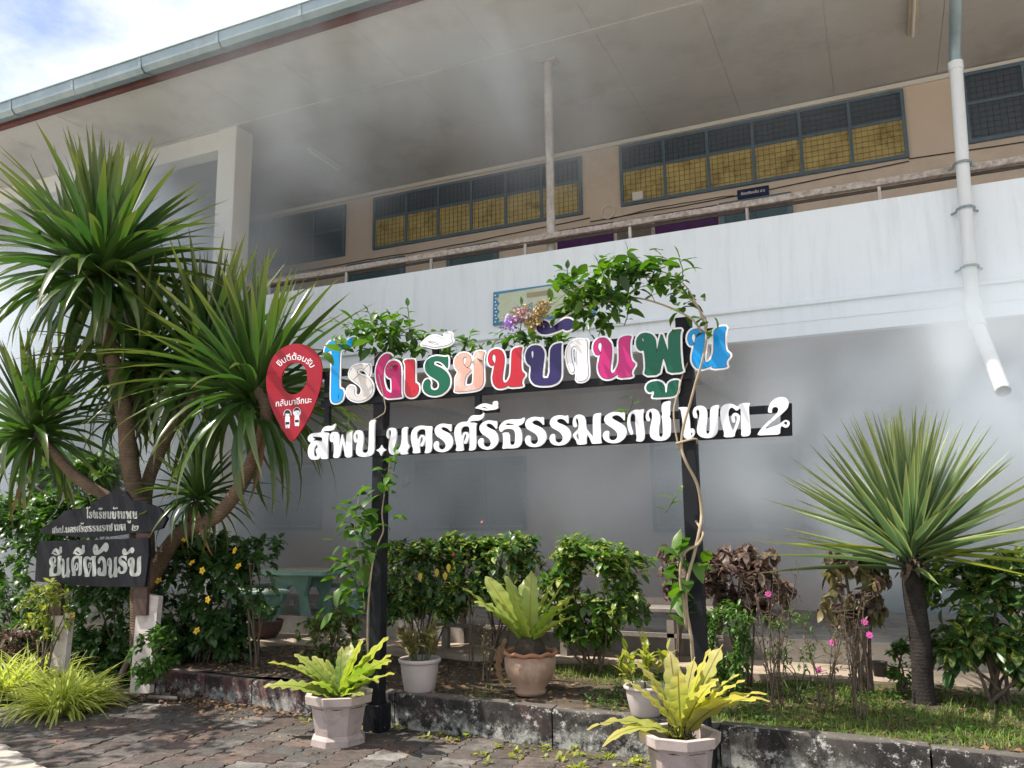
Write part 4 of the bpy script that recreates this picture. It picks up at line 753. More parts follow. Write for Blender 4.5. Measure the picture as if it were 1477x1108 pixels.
def rosette(c, r, n, axis=(0, 0, 1), elmin=-35, elmax=86, wmul=1., rvar=.15, protos=5, bias=None):
    """sword or strap leaves round a growing tip; lower leaves hang more"""
    out = []; ax = Vector(axis).normalized(); q = Vector((0, 0, 1)).rotation_difference(ax)
    for i in range(n):
        t = (i+rnd.random())/n; el = elmin+(elmax-elmin)*(t**.85)+rnd.uniform(-7, 7); a = i*2.39996+rnd.uniform(-.25, .25)
        d = q @ Vector((math.cos(R(el))*math.cos(a), math.cos(R(el))*math.sin(a), math.sin(R(el))))
        L = r*(1-rvar*rnd.random())*(1.0 if el > 0 else .85)
        if protos == 5: k = 0 if el > 62 else (1 if el > 38 else (2 if el > 12 else rnd.choice((2, 3, 3)))) ; k = 4 if el < -15 and rnd.random() < .35 else k
        else: k = 0 if el > 50 else (1 if el > 10 else 2)
        p = Vector(c)+ax*rnd.uniform(-.10, .04)*r*(1.2-t)+Vector((d.x, d.y, 0))*.02
        out.append((k, frame(p, d, L, L*wmul*rnd.uniform(.85, 1.15), rnd.uniform(-.35, .35), up=ax if abs(d.dot(ax)) < .97 else None)))
    return out
def curve(pts, n=5):
    P = [Vector(p) for p in pts]; out = []
    for i in range(len(P)-1):
        a, b_, c, d = P[max(i-1, 0)], P[i], P[i+1], P[min(i+2, len(P)-1)]
        for k in range(n):
            t = k/n; out.append(.5*((2*b_)+(c-a)*t+(2*a-5*b_+4*c-d)*t*t+(3*b_-a-3*c+d)*t**3))
    return out+[P[-1]]
def lerp_r(r0, r1, n): return [r0+(r1-r0)*i/(n-1) for i in range(n)]
# ------------------------------------------------------------------ the many headed dracaena
base = aty(208, 985, 6.25); base[2] = .2
dr = thing('dracaena_tree', 'tall many headed dracaena with strap leaf crowns on pale ringed trunks at the left', 'tree', base)
def D(x, y, Y): return tuple(aty(x, y, Y))
trunks = [([tuple(base-np.array([0, 0, .1])), D(207, 900, 6.25), D(206, 800, 6.25), D(202, 720, 6.25)], .17, .15),
 ([D(202, 760, 6.25), D(186, 660, 6.2), D(178, 590, 6.15), D(158, 500, 6.1), D(148, 425, 6.05), D(140, 400, 6.0)], .12, .085),
 ([D(206, 780, 6.3), D(212, 700, 6.45), D(245, 620, 6.6), D(278, 575, 6.7), D(296, 545, 6.75)], .10, .07),
 ([D(215, 845, 6.2), D(255, 775, 6.1), D(312, 745, 6.0), D(350, 695, 5.95), D(377, 630, 5.95), D(384, 590, 5.95), D(372, 560, 5.95)], .095, .07),
 ([D(200, 770, 6.2), D(160, 722, 6.05), D(112, 690, 5.95), D(72, 648, 5.9), D(55, 625, 5.9)], .085, .065),
 ([D(214, 830, 6.25), D(240, 785, 6.2), D(272, 752, 6.1), D(284, 725, 6.05)], .06, .045),
 ([D(178, 600, 6.2), D(196, 560, 6.35), D(205, 530, 6.45)], .07, .05),
 ([D(150, 430, 6.1), D(122, 400, 6.2), D(112, 385, 6.2)], .06, .05)]
for pts, r0, r1 in trunks:
    c = curve(pts, 5); m = MB(); m.tube(c, lerp_r(r0*.78, r1*.78, len(c)), 12, jit=.05); part('trunk', m, BARK, dr, smooth=True)
inst = []
def head(x, y, Y, rpx, n, **k):
    c = D(x, y, Y); inst.extend(rosette(c, rpx/ppm(c), n, **k))
head(146, 395, 6.02, 222, 165, elmin=-38, elmax=88, wmul=1.0)
head(112, 388, 6.3, 190, 60, elmin=-20, elmax=80)
head(366, 572, 5.95, 228, 125, axis=(-.05, 0, 1), elmin=-30, elmax=86, wmul=.95)
head(296, 548, 6.75, 225, 95, axis=(.08, 0, 1), elmin=-25, elmax=86, wmul=.95)
head(205, 530, 6.5, 175, 115, elmin=-50, elmax=80)
head(50, 625, 5.9, 170, 95, axis=(-.2, 0, 1), elmin=-45, elmax=80)
head(286, 718, 6.05, 118, 70, elmin=-40, elmax=78, wmul=.9)
head(180, 600, 6.4, 110, 22, elmin=-60, elmax=60)
def crosses_pin(M, droop):
    for u, dz in ((.35, .1), (.6, .25), (.85, .45), (1, .6)):
        p = M @ Vector((u, 0, -dz*droop)); v = np.array(p)-CAM; z = v@FWD
        if p.y < 5.75 and 378 < W_/2+F_*(v@RGT)/z < 478 and 485 < H_/2-F_*(v@UPV)/z < 650: return True
    return False
inst = [t for t in inst if not crosses_pin(t[1], (.05, .3, .6, .9, 1.1)[t[0]])]
foliage(dr, STRAP, inst, M_DRAC, 300)
dl = [leafcopy(q, M_DEAD) for q in STRAP]
for (x, y, Y) in ((146, 410, 5.95), (372, 600, 5.9), (50, 640, 5.85), (205, 550, 6.4), (286, 730, 6.0)):
    for k in range(2): c = D(x+rnd.uniform(-8, 8), y+rnd.uniform(0, 20), Y); link('dead_leaf', dl[2], M_DEAD, dr, M=frame(c, (rnd.uniform(-.5, .5), rnd.uniform(-.5, .2), -1), rnd.uniform(.45, .85), .6, rnd.uniform(-1, 1)))
# ------------------------------------------------------------------ the yucca at the right
yb = np.array([.13, 6.93, .27]); yc = aty(1313, 797, 6.93)
yu = thing('yucca', 'single yucca with a stiff round crown on a blackened trunk at the right', 'plant', yb)
m = MB(); c = curve([tuple(yb-np.array([0, 0, .06])), tuple(yb+(yc-yb)*.35+np.array([.015, 0, 0])), tuple(yb+(yc-yb)*.7), tuple(yc-np.array([0, 0, .02]))], 5)
m.tube(c, [.098, .084]+[.074]*(len(c)-4)+[.076, .084], 14, jit=.05); part('trunk', m, BARKD, yu, smooth=True)
m = MB()
for i in range(46):
    a = rnd.uniform(0, 6.28); z = rnd.uniform(-.16, -.01); p = Vector(yc)+Vector((math.cos(a)*.095, math.sin(a)*.095, z)); q = p+Vector((math.cos(a)*.035, math.sin(a)*.035, -.05)); t_ = Vector((-math.sin(a), math.cos(a), 0))*.018
    m.add([p-t_, p+t_, q], [(0, 1, 2)])
part('leaf_base_scales', m, BARK, yu)
r = 210/ppm(yc); foliage(yu, YUC, rosette(yc, r*1.06, 150, elmin=3, elmax=88, wmul=.95, rvar=.12, protos=3), M_YUCCA, 150)
for i, (dx, dz, L) in enumerate(((1, -.06, 1.05), (.96, .03, .95), (-1, .1, .9), (.9, -.16, .8))):
    link('yellow_leaf', leafcopy(YUC[1], M_YUCY), M_YUCY, yu, M=frame(tuple(yc), (dx, -.25 if dx > 0 else -.1, dz), r*L, r*1.1), label='yellowing lower leaf')
# ------------------------------------------------------------------ bird's nest ferns in pots
def crown(c, r, n, elmin, elmax, scl=(1, 1), skip=None):
    out = []
    for i in range(n):
        t = (i+.5)/n; el = elmin+(elmax-elmin)*t+rnd.uniform(-5, 5); a = i*2.39996+rnd.uniform(-.2, .2); d = Vector((math.cos(R(el))*math.cos(a), math.cos(R(el))*math.sin(a), math.sin(R(el))))
        k = 0 if el > 60 else (1 if el > 40 else 2); L = r*rnd.uniform(.8, 1.05); out.append((k, frame(Vector(c)+Vector((d.x, d.y, 0))*.03, d, L, L*rnd.uniform(.9, 1.2), rnd.uniform(-.5, .5))))
    return out
POTW = pm('weathered_pink_white_pot', (.47, .39, .365), (.38, .31, .29), 4, .85, .25, 50, dirt=(.20, .155, .12), dirtamt=.7, dscale=7); POTR = pm('pot_rim', (.52, .435, .41), (.41, .34, .31), 6, .8, .2, 50, dirt=(.25, .2, .16), dirtamt=.6, dscale=7)
POTS = pm('potting_soil', (.04, .03, .022), (.06, .045, .03), 20, .95, .8, 60)
def octpot(name, lab, c, h, rt, rb, rot, grp):
    t = thing(name, lab, 'pot', c, grp); x, y, z = c
    m = MB(); m.lathe([(0, 0), (rb+.035, 0), (rb+.03, .045), (rb, .07), (rt-.03, h-.07), (rt-.03, h-.06)], 8, (x, y, z), rot=rot); part('body', m, POTW, t)
    m = MB(); m.lathe([(rt-.03, h-.062), (rt+.012, h-.055), (rt+.018, h), (rt-.028, h), (rt-.038, h-.10), (0, h-.10)], 8, (x, y, z), rot=rot); part('rim', m, POTR, t)
    m = MB(); m.lathe([(rt-.036, h-.085), (rt*.5, h-.055), (0, h-.045)], 12, (x, y, z)); part('soil', m, POTS, t)
def fern(lab, c, fr, mat, loc=None):
    t = thing('birds_nest_fern', lab, 'fern', c, "bird's nest ferns in pots"); pr = [leafcopy(f, mat) for f in FROND]
    for k, M in fr: link('frond', pr[k], mat, t, M=M)
    m = MB()
    for i in range(60): p = Vector(c)+Vector((rnd.uniform(-.07, .07), rnd.uniform(-.07, .07), rnd.uniform(-.03, .05))); m.tube([p, p+rdir(0, 80)*.05], .004, 4)
    part('root_ball', m, POTS, t); return t
def F2(c, pts, L0=1., extra=False):
    """fronds aimed at photo points: (x, y, lean towards the camera, proto)"""
    out = []; base_ = list(pts); pts = base_+[] if not extra else base_+[((a_[0]+b_[0])/2+rnd.uniform(-8, 8), (a_[1]+b_[1])/2+14, (a_[2]+b_[2])/2+rnd.uniform(-.1, .1), 0) for a_, b_ in zip(base_[1:-3], base_[2:-2])]
    for x, y, dy, k in pts:
        tip = Vector(aty(x, y, c[1]+dy)); d = tip-Vector(c); L = d.length*(1.02, 1.03, 1.10, 1.3)[k]
        dd = d.normalized()+Vector((0, 0, (.12, .28, .5, .75)[k])); out.append((k, frame(c, dd, L*L0, max(.42, L)*(1.4 if extra else 1.75), rnd.uniform(-.5, .5))))
    return out
p1 = tuple(atz(464, 1080, 0)+np.array([0, .20, 0]))
octpot('octagonal_pot', 'pale pinkish octagonal pot on the pavers left of the left sign post', p1, .350, .245, .175, R(10), 'octagonal pots')
c = (p1[0], p1[1], .30); fern('yellow green fern with wavy fronds in the octagonal pot by the left post', c, F2(c, [(376, 990, -.15, 1), (427, 938, -.1, 1), (400, 948, .1, 1), (450, 940, .15, 1), (492, 932, .1, 0), (517, 920, .0, 0), (520, 1000, -.2, 1), (556, 915, .05, 0), (570, 940, -.1, 1), (560, 970, -.15, 2), (505, 925, .25, 0), (440, 975, -.25, 2), (530, 935, .25, 1), (470, 950, -.1, 1)], 1., True), M_FERN)
p5 = (-1.235, 5.12, 0.)
octpot('octagonal_pot', 'pale octagonal pot at the bottom edge in front of the right sign post', p5, .350, .228, .165, R(22.5), 'octagonal pots')
c = (p5[0]+.01, p5[1], .305); fern('large bright yellow fern spreading over the front octagonal pot', c, F2(c, [(850, 1046, -.05, 2), (912, 968, .0, 1), (940, 945, .1, 1), (965, 937, .12, 0), (993, 945, .1, 0), (1012, 930, .0, 0), (1035, 925, .15, 0), (1048, 955, .05, 1), (1060, 962, -.05, 1), (1105, 980, -.1, 2), (1088, 972, .05, 2), (885, 1068, -.2, 3), (975, 960, -.15, 0), (1020, 960, -.15, 1), (950, 970, -.2, 1)], .98), M_FERN2)
def roundpot(name, lab, c, prof, mat, seg=28, wav=0, grp=None, rimmat=None, rimfrom=None):
    t = thing(name, lab, 'pot', c, grp); cut = rimfrom or len(prof)
    m = MB(); m.lathe(prof[:cut], seg, c); part('body', m, mat, t, smooth=True)
    if rimfrom:
        m = MB(); m.lathe(prof[cut-1:], seg, c)
        if wav:
            m.v = [(x, y, z+wav*math.sin(math.atan2(y-c[1], x-c[0])*10)*(1 if k < seg*4 else 0)) for k, (x, y, z) in enumerate(m.v)]
        part('rim', m, rimmat or mat, t, smooth=True)
    h = max(z for _, z in prof); rr = prof[-1][0]; m = MB(); m.lathe([(rr, h-.05), (rr*.5, h-.03), (0, h-.02)], 14, c); part('soil', m, POTS, t); return t
TERR = pm('weathered_terracotta', (.46, .30, .21), (.36, .23, .16), 4, .85, .3, 50, dirt=(.58, .47, .38), dirtamt=.8, dscale=5); TERD = pm('terracotta_rim', (.42, .20, .11), (.32, .16, .10), 5, .85, .3)
p3 = tuple(atz(755, 1003, GZ)+np.array([0, .14, -.015])); 
roundpot('terracotta_pot', 'big weathered terracotta pot with a frilled rim on the garden edge', p3, [(0, 0), (.12, 0), (.13, .03), (.115, .045), (.175, .12), (.205, .20), (.205, .27), (.20, .30), (.225, .31), (.232, .33), (.21, .335), (.185, .32), (.18, .28)], TERR, 32, .009, None, TERD, 8)
c = (p3[0], p3[1], p3[2]+.36); t = fern('tall yellow green fern rising from the terracotta pot', c, F2(c, [(672, 845, 0, 0), (700, 830, .1, 0), (735, 828, .1, 0), (764, 825, .0, 0), (790, 835, .12, 0), (818, 848, .0, 1), (825, 880, -.1, 1), (815, 862, -.05, 1), (720, 862, -.15, 0), (745, 860, -.15, 0), (782, 850, .15, 0), (753, 835, .2, 0), (805, 840, .1, 0), (690, 858, .2, 1)], 1.0), M_FERN3)
link('dead_frond', leafcopy(FROND[3], M_DEAD), M_DEAD, t, M=frame(tuple(aty(730, 922, 6.02)), Vector(aty(690, 992, 5.92))-Vector(aty(730, 922, 6.02)), .43, .55, .9), label='dry orange brown frond hanging over the rim')
m = MB(); m.lathe([(.0, -.06), (.13, -.06), (.12, .02), (.09, .06), (.04, .08)], 14, c); part('root_mass', m, POTS, t)
WPOT = pm('white_plastic_pot', (.54, .475, .45), (.46, .40, .38), 3, .5, .05, 30, dirt=(.36, .3, .26), dirtamt=.4, dscale=5)
p2 = tuple(atz(593, 1000, GZ)+np.array([0, .13, -.01]))
roundpot('round_pot', 'round white pot with a rolled rim on the garden edge right of the left post', p2, [(0, 0), (.115, 0), (.125, .02), (.15, .16), (.155, .225), (.17, .23), (.175, .25), (.165, .262), (.15, .258), (.145, .2)], WPOT, 30, 0, 'round white pots', WPOT, 5)
p4 = tuple(atz(925, 1036, GZ)+np.array([0, .12, -.01]))
roundpot('round_pot', 'round white pot with a broken rim behind the front fern', p4, [(0, 0), (.095, 0), (.105, .02), (.13, .13), (.135, .18), (.15, .185), (.152, .20), (.14, .21), (.13, .2), (.125, .16)], WPOT, 30, 0, 'round white pots', WPOT, 5)
p6 = tuple(atz(372, 922, GZ)+np.array([0, .1, -.01]))
roundpot('dark_pot', 'wide dark brown pot in the shade at the left by the stone table', p6, [(0, 0), (.13, 0), (.2, .1), (.225, .2), (.22, .22), (.2, .22), (.19, .17)], pm('dark_clay', (.075, .045, .035), (.1, .06, .045), 5, .8, .2), 24)
def potplant(name, lab, c, rx, h, n, protos, mat, size, elmin=20, elmax=85, nparts=40):
    t = thing(name, lab, 'plant', c); ins = []; m = MB()
    ns = max(5, n//12)
    for s in range(ns):
        a = rnd.uniform(0, 6.28); rr = rx*math.sqrt(rnd.random()); tip = Vector(c)+Vector((math.cos(a)*rr, math.sin(a)*rr, h*rnd.uniform(.55, 1))); b0 = Vector(c)+Vector((math.cos(a)*rr*.35, math.sin(a)*rr*.35, -.02)); mid = (b0+tip)/2+Vector((0, 0, .02)); m.tube([b0, mid, tip], .005, 5)
        for k in range(n//ns):
            u = rnd.uniform(.35, 1); p = b0.lerp(tip, u); d = rdir(elmin, elmax); ins.append((rnd.randrange(len(protos)), frame(p, d, size*rnd.uniform(.7, 1.15), None, rnd.uniform(-.5, .5))))
    part('stem', m, GST, t); foliage(t, protos, ins, mat, nparts); return t
potplant('potted_plant', 'olive green spiky leaved plant filling the round white pot', (p2[0], p2[1], p2[2]+.22), .20, .27, 190, LANCE, M_OLIVE, .115, 25, 88, 120)
potplant('potted_plant', 'yellow and green leaved croton rising from the broken rimmed pot', (p4[0]-.02, p4[1], p4[2]+.18), .22, .30, 110, LANCE, M_YEL, .115, 25, 88, 90)
potplant('potted_plant', 'soft green herb plant growing from the dark brown pot', (p6[0], p6[1], p6[2]+.2), .22, .24, 240, OVAL, M_MID, .055, 0, 80, 60)
# ------------------------------------------------------------------ shrubs
def shrub(name, lab, c, rx, ry, z0, z1, nt, per, size, protos, mat, nparts=120, stems=7, stemr=.012, flat=.0, mat2=None, group=None, droop=False, stemat=None, cat='shrub', trunkz=0):
    """twig tips fill the crown shell; each tip carries a whorl of leaves"""
    t = thing(name, lab, cat, c, group); ins = []; tips = []; cx, cy, cz = c; zc = (z0+z1)/2; hz = (z1-z0)/2
    while len(tips) < nt:
        d = rdir(); r_ = rnd.uniform(.45, 1.0)**.6
        lump = .84+.16*math.sin(d.x*5+cx*3)*math.cos(d.z*4+cy)+.12*math.sin(d.y*9+d.x*7)
        d0 = Vector([math.copysign(abs(q_)**.62, q_) for q_ in d]); sag = .11*hz*math.sin(cx*9+d.x*4.5)
        p = Vector((cx+d0.x*rx*r_*lump*1.02, cy+d0.y*ry*r_*lump, zc+sag*(1 if d.z > 0 else -1.6)+d0.z*hz*r_*lump+(flat*rnd.uniform(-1, 1))))
        if rnd.random() < .25 and math.sin(p.x*17+cx)*math.sin(p.z*15+cx*5) > .25: continue
        tips.append((p, d))
    for p, d in tips:
        ax = (Vector((d.x, d.y, d.z*.6+.55))).normalized(); q = Vector((0, 0, 1)).rotation_difference(ax)
        for k in range(per):
            el = R(rnd.uniform(-50, 0) if droop else rnd.uniform(-5, 60)); a = k*2.4+rnd.uniform(-.4, .4); dd = q @ Vector((math.cos(el)*math.cos(a), math.cos(el)*math.sin(a), math.sin(el)))
            ins.append((rnd.randrange(len(protos)), frame(p+Vector((0, 0, rnd.uniform(-.04, .02))), dd, size*rnd.uniform(.45, 1.25), None, rnd.uniform(-.6, .6))))
    for s in range(stems):
        a = rnd.uniform(0, 6.28); b0 = Vector((cx+rnd.uniform(-.25, .25)*rx, cy+rnd.uniform(-.2, .2)*ry, cz-.04)); tp = tips[rnd.randrange(len(tips))][0]
        mid = b0.lerp(tp, .45)+Vector((rnd.uniform(-.06, .06), 0, .05)); m = MB(); cc = curve([b0, mid, tp], 4); m.tube(cc, lerp_r(stemr, stemr*.35, len(cc)), 6); part('stem', m, stemat or TWIG, t, smooth=True)
        for k in range(5):
            tq = tips[rnd.randrange(len(tips))][0]
            if (tq-tp).length < rx*1.1: m = MB(); 
    if mat2:
        cut = int(len(ins)*.5); rnd.shuffle(ins); foliage(t, protos, ins[:cut], mat2, nparts//2); ins = ins[cut:]
    foliage(t, protos, ins, mat, nparts); return t
def G(x, y): return atz(x, y, GZ)
def sc(x, y0, y1, Y):      # centre, z range for a shrub between photo rows at depth Y
    return float(aty(x, (y0+y1)/2, Y)[0]), float(aty(x, y1, Y)[2]), float(aty(x, y0, Y)[2])
def SH(x, Y, y0, y1, wpx, **k):
    X, za, zb = sc(x, y0, y1, Y); c = (X, Y, GZ); w = wpx/2/ppm((X, Y, 1)); return c, w, za, zb
def mk(name, lab, x, Y, y0, y1, wpx, nt, per, size, protos, mat, **k):
    c, w, za, zb = SH(x, Y, y0, y1, wpx); return shrub(name, lab, c, w, k.pop('ry', min(w, .35)), za, zb, nt, per, size, protos, mat, **k)
mk('hedge_shrub', 'glossy variegated green shrub right behind the left sign post', 612, 7.45, 768, 895, 165, 330, 7, .115, OVAL, M_VAR, mat2=M_DARK, group='clipped shrubs along the path', nparts=150)
mk('hedge_shrub', 'dark green shrub with yellow tipped leaves behind the terracotta pot', 712, 7.4, 768, 885, 165, 330, 7, .115, OVAL, M_VAR, mat2=M_DARK, group='clipped shrubs along the path', nparts=150)
mk('hedge_shrub', 'yellow green flat topped shrub in the middle before the wooden bench', 855, 7.3, 772, 920, 175, 420, 7, .11, OVAL, M_VAR, mat2=M_MID, group='clipped shrubs along the path', nparts=200, stems=9)
mk('copper_shrub', 'dark copper leaved shrub behind the right sign post', 1062, 7.3, 784, 880, 155, 200, 6, .13, OVAL, M_COP, nparts=200, droop=True, stems=8, group='copper leaved shrubs')
mk('copper_shrub', 'small copper leaved shrub left of the vine on the right post', 968, 7.2, 788, 850, 40, 36, 6, .09, OVAL, M_COP, nparts=60, droop=True, stems=3, group='copper leaved shrubs')
mk('copper_shrub', 'grey brown wilting shrub between the right post and the yucca', 1232, 7.05, 788, 900, 110, 95, 6, .12, OVAL, M_COP, mat2=M_OLIVE, nparts=150, droop=True, stems=8, stemr=.02, group='copper leaved shrubs')
mk('hedge_shrub', 'tall loose variegated shrub at the right edge beyond the yucca', 1420, 7.1, 795, 980, 175, 280, 7, .135, OVAL, M_VAR, mat2=M_DARK, nparts=240, stems=10, stemr=.02, group='clipped shrubs along the path')
mk('feathery_plant', 'feathery green marigold like plant beside the right sign post', 1045, 6.9, 866, 985, 90, 260, 9, .055, LANCE, M_MID, nparts=60, stems=9, stemr=.008, stemat=GST, cat='plant')
mk('feathery_plant', 'small light green feathery plant among the thin flower stems', 1140, 6.9, 880, 965, 90, 60, 8, .045, LANCE, M_MID, nparts=40, stems=7, stemr=.006, stemat=GST, cat='plant')
mk('green_bush', 'pale green bushy plant left of the left sign post foot', 478, 6.7, 878, 968, 90, 190, 8, .075, OVAL, M_OLIVE, mat2=M_MID, nparts=90, stems=6, cat='plant')
mk('flowering_bush', 'dark allamanda bush with open yellow flowers right of the old boards', 300, 6.65, 755, 965, 185, 640, 8, .115, OVAL, M_DARK, nparts=220, stems=9, cat='bush')
mk('flowering_bush', 'leafy dark sprays reaching out towards the stone table', 372, 6.5, 772, 890, 60, 30, 7, .105, OVAL, M_DARK, nparts=90, stems=5, cat='bush')
mk('wild_bush', 'dense dark green bush filling the left edge behind the old boards', 40, 6.7, 690, 985, 230, 1000, 8, .10, OVAL, M_DARK, nparts=200, stems=8, mat2=M_MID, ry=.5, cat='bush')
mk('wild_bush', 'dark shaded bush between the old boards and the trunk', 165, 6.5, 780, 1000, 165, 620, 8, .10, OVAL, M_DARK, nparts=150, stems=6, ry=.35, cat='bush')
mk('wild_bush', 'lance leaved sunlit bush above the old boards at the left', 110, 7.2, 655, 760, 200, 190, 10, .24, LANCE, M_MID, nparts=200, stems=8, ry=.4, cat='bush')
mk('small_leafy_plant', 'bright variegated plant in front of the left board post', 68, 5.6, 838, 915, 70, 60, 8, .085, LANCE, M_VAR, mat2=M_YEL, nparts=120, stems=6, cat='plant')
mk('small_leafy_plant', 'bright green leafy plant against the pale slanted post', 222, 5.58, 898, 978, 55, 60, 8, .085, OVAL, M_MID, nparts=120, stems=5, cat='plant')
mk('small_leafy_plant', 'low green plant beside the yucca trunk', 1300, 7.2, 925, 985, 36, 26, 7, .09, LANCE, M_MID, nparts=60, stems=4, cat='plant')
mk('small_leafy_plant', 'brownish croton low at the left edge', 22, 6.0, 905, 950, 60, 40, 7, .10, LANCE, M_COP, nparts=80, stems=4, cat='plant')
# flowers
def petals(name, lab, c, r_, n, colmat, centre, grp, size2=.3, face=(0, -1, .4)):
    t = thing(name, lab, 'flower', c, grp); ax = (Vector(face)+rdir()*.35).normalized(); q = Vector((0, 0, 1)).rotation_difference(ax); pmesh = leafcopy(OVAL[0], colmat)
    for k in range(n):
        a = 2*math.pi*k/n; link('petal', pmesh, colmat, t, M=frame(c, q @ Vector((math.cos(a), math.sin(a), .25)), r_, r_*1.5, 0, up=ax))
    m = MB(); m.lathe([(.0, -.004), (r_*size2, 0), (r_*size2*.6, .008), (0, .01)], 8, c); part('flower_centre', m, centre, t)
YPET = pm('yellow_petal', (.75, .50, .02), (.65, .40, .02), 30, .5, 0); ORC = pm('orange_centre', (.45, .16, .01), None, 5, .6, 0); PPET = pm('pink_petal', (.75, .10, .45), (.62, .06, .38), 30, .5, 0); RPET = pm('red_petal', (.5, .02, .03), None, 10, .5, 0)
fl = [('topmost of the yellow flowers near the leaning trunk', 297, 766, 6.3), ('yellow flower just right of the old boards', 267, 777, 6.3), ('yellow flower highest on the right of the bush', 339, 794, 6.3), ('yellow flower at the far right of the bush', 344, 817, 6.3), ('half closed yellow flower in the upper bush', 277, 812, 6.3), ('yellow flower in the middle of the dark bush', 292, 823, 6.25), ('yellow flower low at the edge of the trunk', 229, 838, 6.2), ('yellow flower below the bush middle', 300, 865, 6.25), ('lowest of the yellow flowers near the ground', 284, 910, 6.2), ('lone yellow flower under the old boards', 104, 888, 6.0)]
for lab, x, y, Y in fl: petals('yellow_flower', lab, tuple(aty(x, y, min(Y-.22, 6.05) if x > 200 else 5.75)), .040, 5, YPET, ORC, 'yellow allamanda flowers')
for lab, x, y in (('pink flower on a thin stem right of the right post', 1108, 857), ('upper pink flower left of the yucca trunk', 1247, 897), ('second pink flower left of the yucca trunk', 1254, 916), ('leftmost low pink flower near the yucca', 1201, 927), ('small faded pink flower near the grass', 1181, 967)): petals('pink_flower', lab, tuple(aty(x, y, 6.75)), .028, 7, PPET, ORC, 'pink cosmos flowers')
for lab, x, y, Y, s in (('red flower dark against the smoke above the shrubs', 695, 753, 7.3, .014), ('small red flower deep in the shrub', 654, 800, 7.1, .02), ('reddish flower beside the trunk and boards', 238, 800, 6.1, .03), ('deep red hanging flower by the leaning trunk', 289, 752, 6.3, .045)): petals('red_flower', lab, tuple(aty(x, y, Y)), s, 5, RPET, ORC, 'small red flowers')
for lab, x, y in (('golden dying leaf on the left shrub', 630, 826), ('right golden leaf of the left shrub', 647, 819), ('lower golden leaf of the left shrub', 642, 831), ('small golden leaf at the left of the shrub', 606, 832)):
    o = link('golden_leaf', leafcopy(BIG[0], M_GOLD), M_GOLD, None, M=frame(tuple(aty(x, y-6, 7.05)), (.1, -.2, -1), .085, .095, 0)); props(o, lab, 'leaf', 'golden leaves on the hedge')
# thin leggy stems
def leggy(lab, x0, y0, Y, n, h, spread, nl=6, grp='thin dry flower stems'):
    c = aty(x0, y0, Y); c[2] = GZ; t = thing('leggy_plant', lab, 'plant', c, grp); ins = []
    for i in range(n):
        tip = Vector(c)+Vector((rnd.uniform(-spread, spread), rnd.uniform(-.12, .12), h*rnd.uniform(.6, 1))); b0 = Vector(c)+Vector((rnd.uniform(-.06, .06), rnd.uniform(-.05, .05), -.02)); mid = b0.lerp(tip, .5)+Vector((rnd.uniform(-.04, .04), 0, 0)); cc = curve([b0, mid, tip], 5); m = MB(); m.tube(cc, lerp_r(.006, .002, len(cc)), 5)
        for p in cc[3:]:
            e = p+rdir(0, 70)*.09; m.tube([p, e], .0018, 4); 
            if rnd.random() < .8: ins.append((rnd.randrange(2), frame(e, rdir(-40, 60), rnd.uniform(.02, .045))))
            for _ in range(nl//3): ins.append((0, frame(p+rdir()*.03, rdir(-60, 60), rnd.uniform(.02, .045))))
        part('stem', m, TWIG, t)
    foliage(t, LANCE, ins, M_COP if rnd.random() < .5 else M_OLIVE, 30)
leggy('tall thin dry stems rising above the left shrub', 600, 930, 7.3, 6, 1.15, .22, 3); leggy('two thin stems rising above the middle shrub', 680, 925, 7.2, 3, 1.2, .12, 3)
leggy('thicket of thin stems right of the right post', 1120, 985, 6.6, 11, 1.0, .22); leggy('thin stems with tiny leaves left of the yucca', 1190, 985, 6.6, 7, .7, .2); leggy('thin stems before the copper shrub', 1240, 1000, 6.5, 8, .9, .12); leggy('slender bare stems near the small white pot', 700, 985, 6.6, 3, .55, .08)
# ------------------------------------------------------------------ vines on the frame
LS = 1.28
def vine(lab, paths, clusters, mat, grp, leafsize=.10, extra=None, stemat=None, nparts=260):
    c0 = paths[0][0][0]; t = thing('climbing_vine', lab, 'vine', aty(c0[0], c0[1], YL+.1), grp); ins = []
    for pts, r0, r1, Y in paths:
        P = [aty(p[0], p[1], (p[2] if len(p) > 2 else Y)) for p in pts]; cc = curve(P, 4); m = MB(); m.tube(cc, lerp_r(r0*.78, r1*.78, len(cc)), 8, jit=.06); part('stem', m, stemat or VINEB, t, smooth=True)
    for (x, y, Y, n, sp, sz) in clusters:
        for k in range(int(n*1.35)):
            xx, yy = x+rnd.gauss(0, sp[0]), y+rnd.gauss(0, sp[1]); p = Vector(aty(xx, yy, Y+rnd.uniform(-.14, .12))); d = rdir(-55, 55); d = (d+Vector((0, -.35, -.05))).normalized()
            ins.append((rnd.randrange(2), frame(p, d, LS*sz*rnd.uniform(.6, 1.2), None, rnd.uniform(-.7, .7))))
    for (x0, y0, x1, y1, n, Y, sz) in (extra or []):
        a, b_ = Vector(aty(x0, y0, Y)), Vector(aty(x1, y1, Y)); m = MB(); m.tube([a, (a+b_)/2+Vector((.01, 0, .01)), b_], .004, 5); part('stem', m, GST, t)
        for k in range(n):
            p = a.lerp(b_, (k+.5)/n); s = 1 if k % 2 else -1; d = Vector((s*.8, rnd.uniform(-.6, .2), .35)).normalized(); ins.append((rnd.randrange(2), frame(p, d, LS*sz*rnd.uniform(.75, 1.1), None, rnd.uniform(-.4, .4))))
        ins.append((0, frame(b_, (b_-a).normalized(), sz, None, 0)))
    foliage(t, BIG, ins, mat, nparts); return t
YV = YL+.02
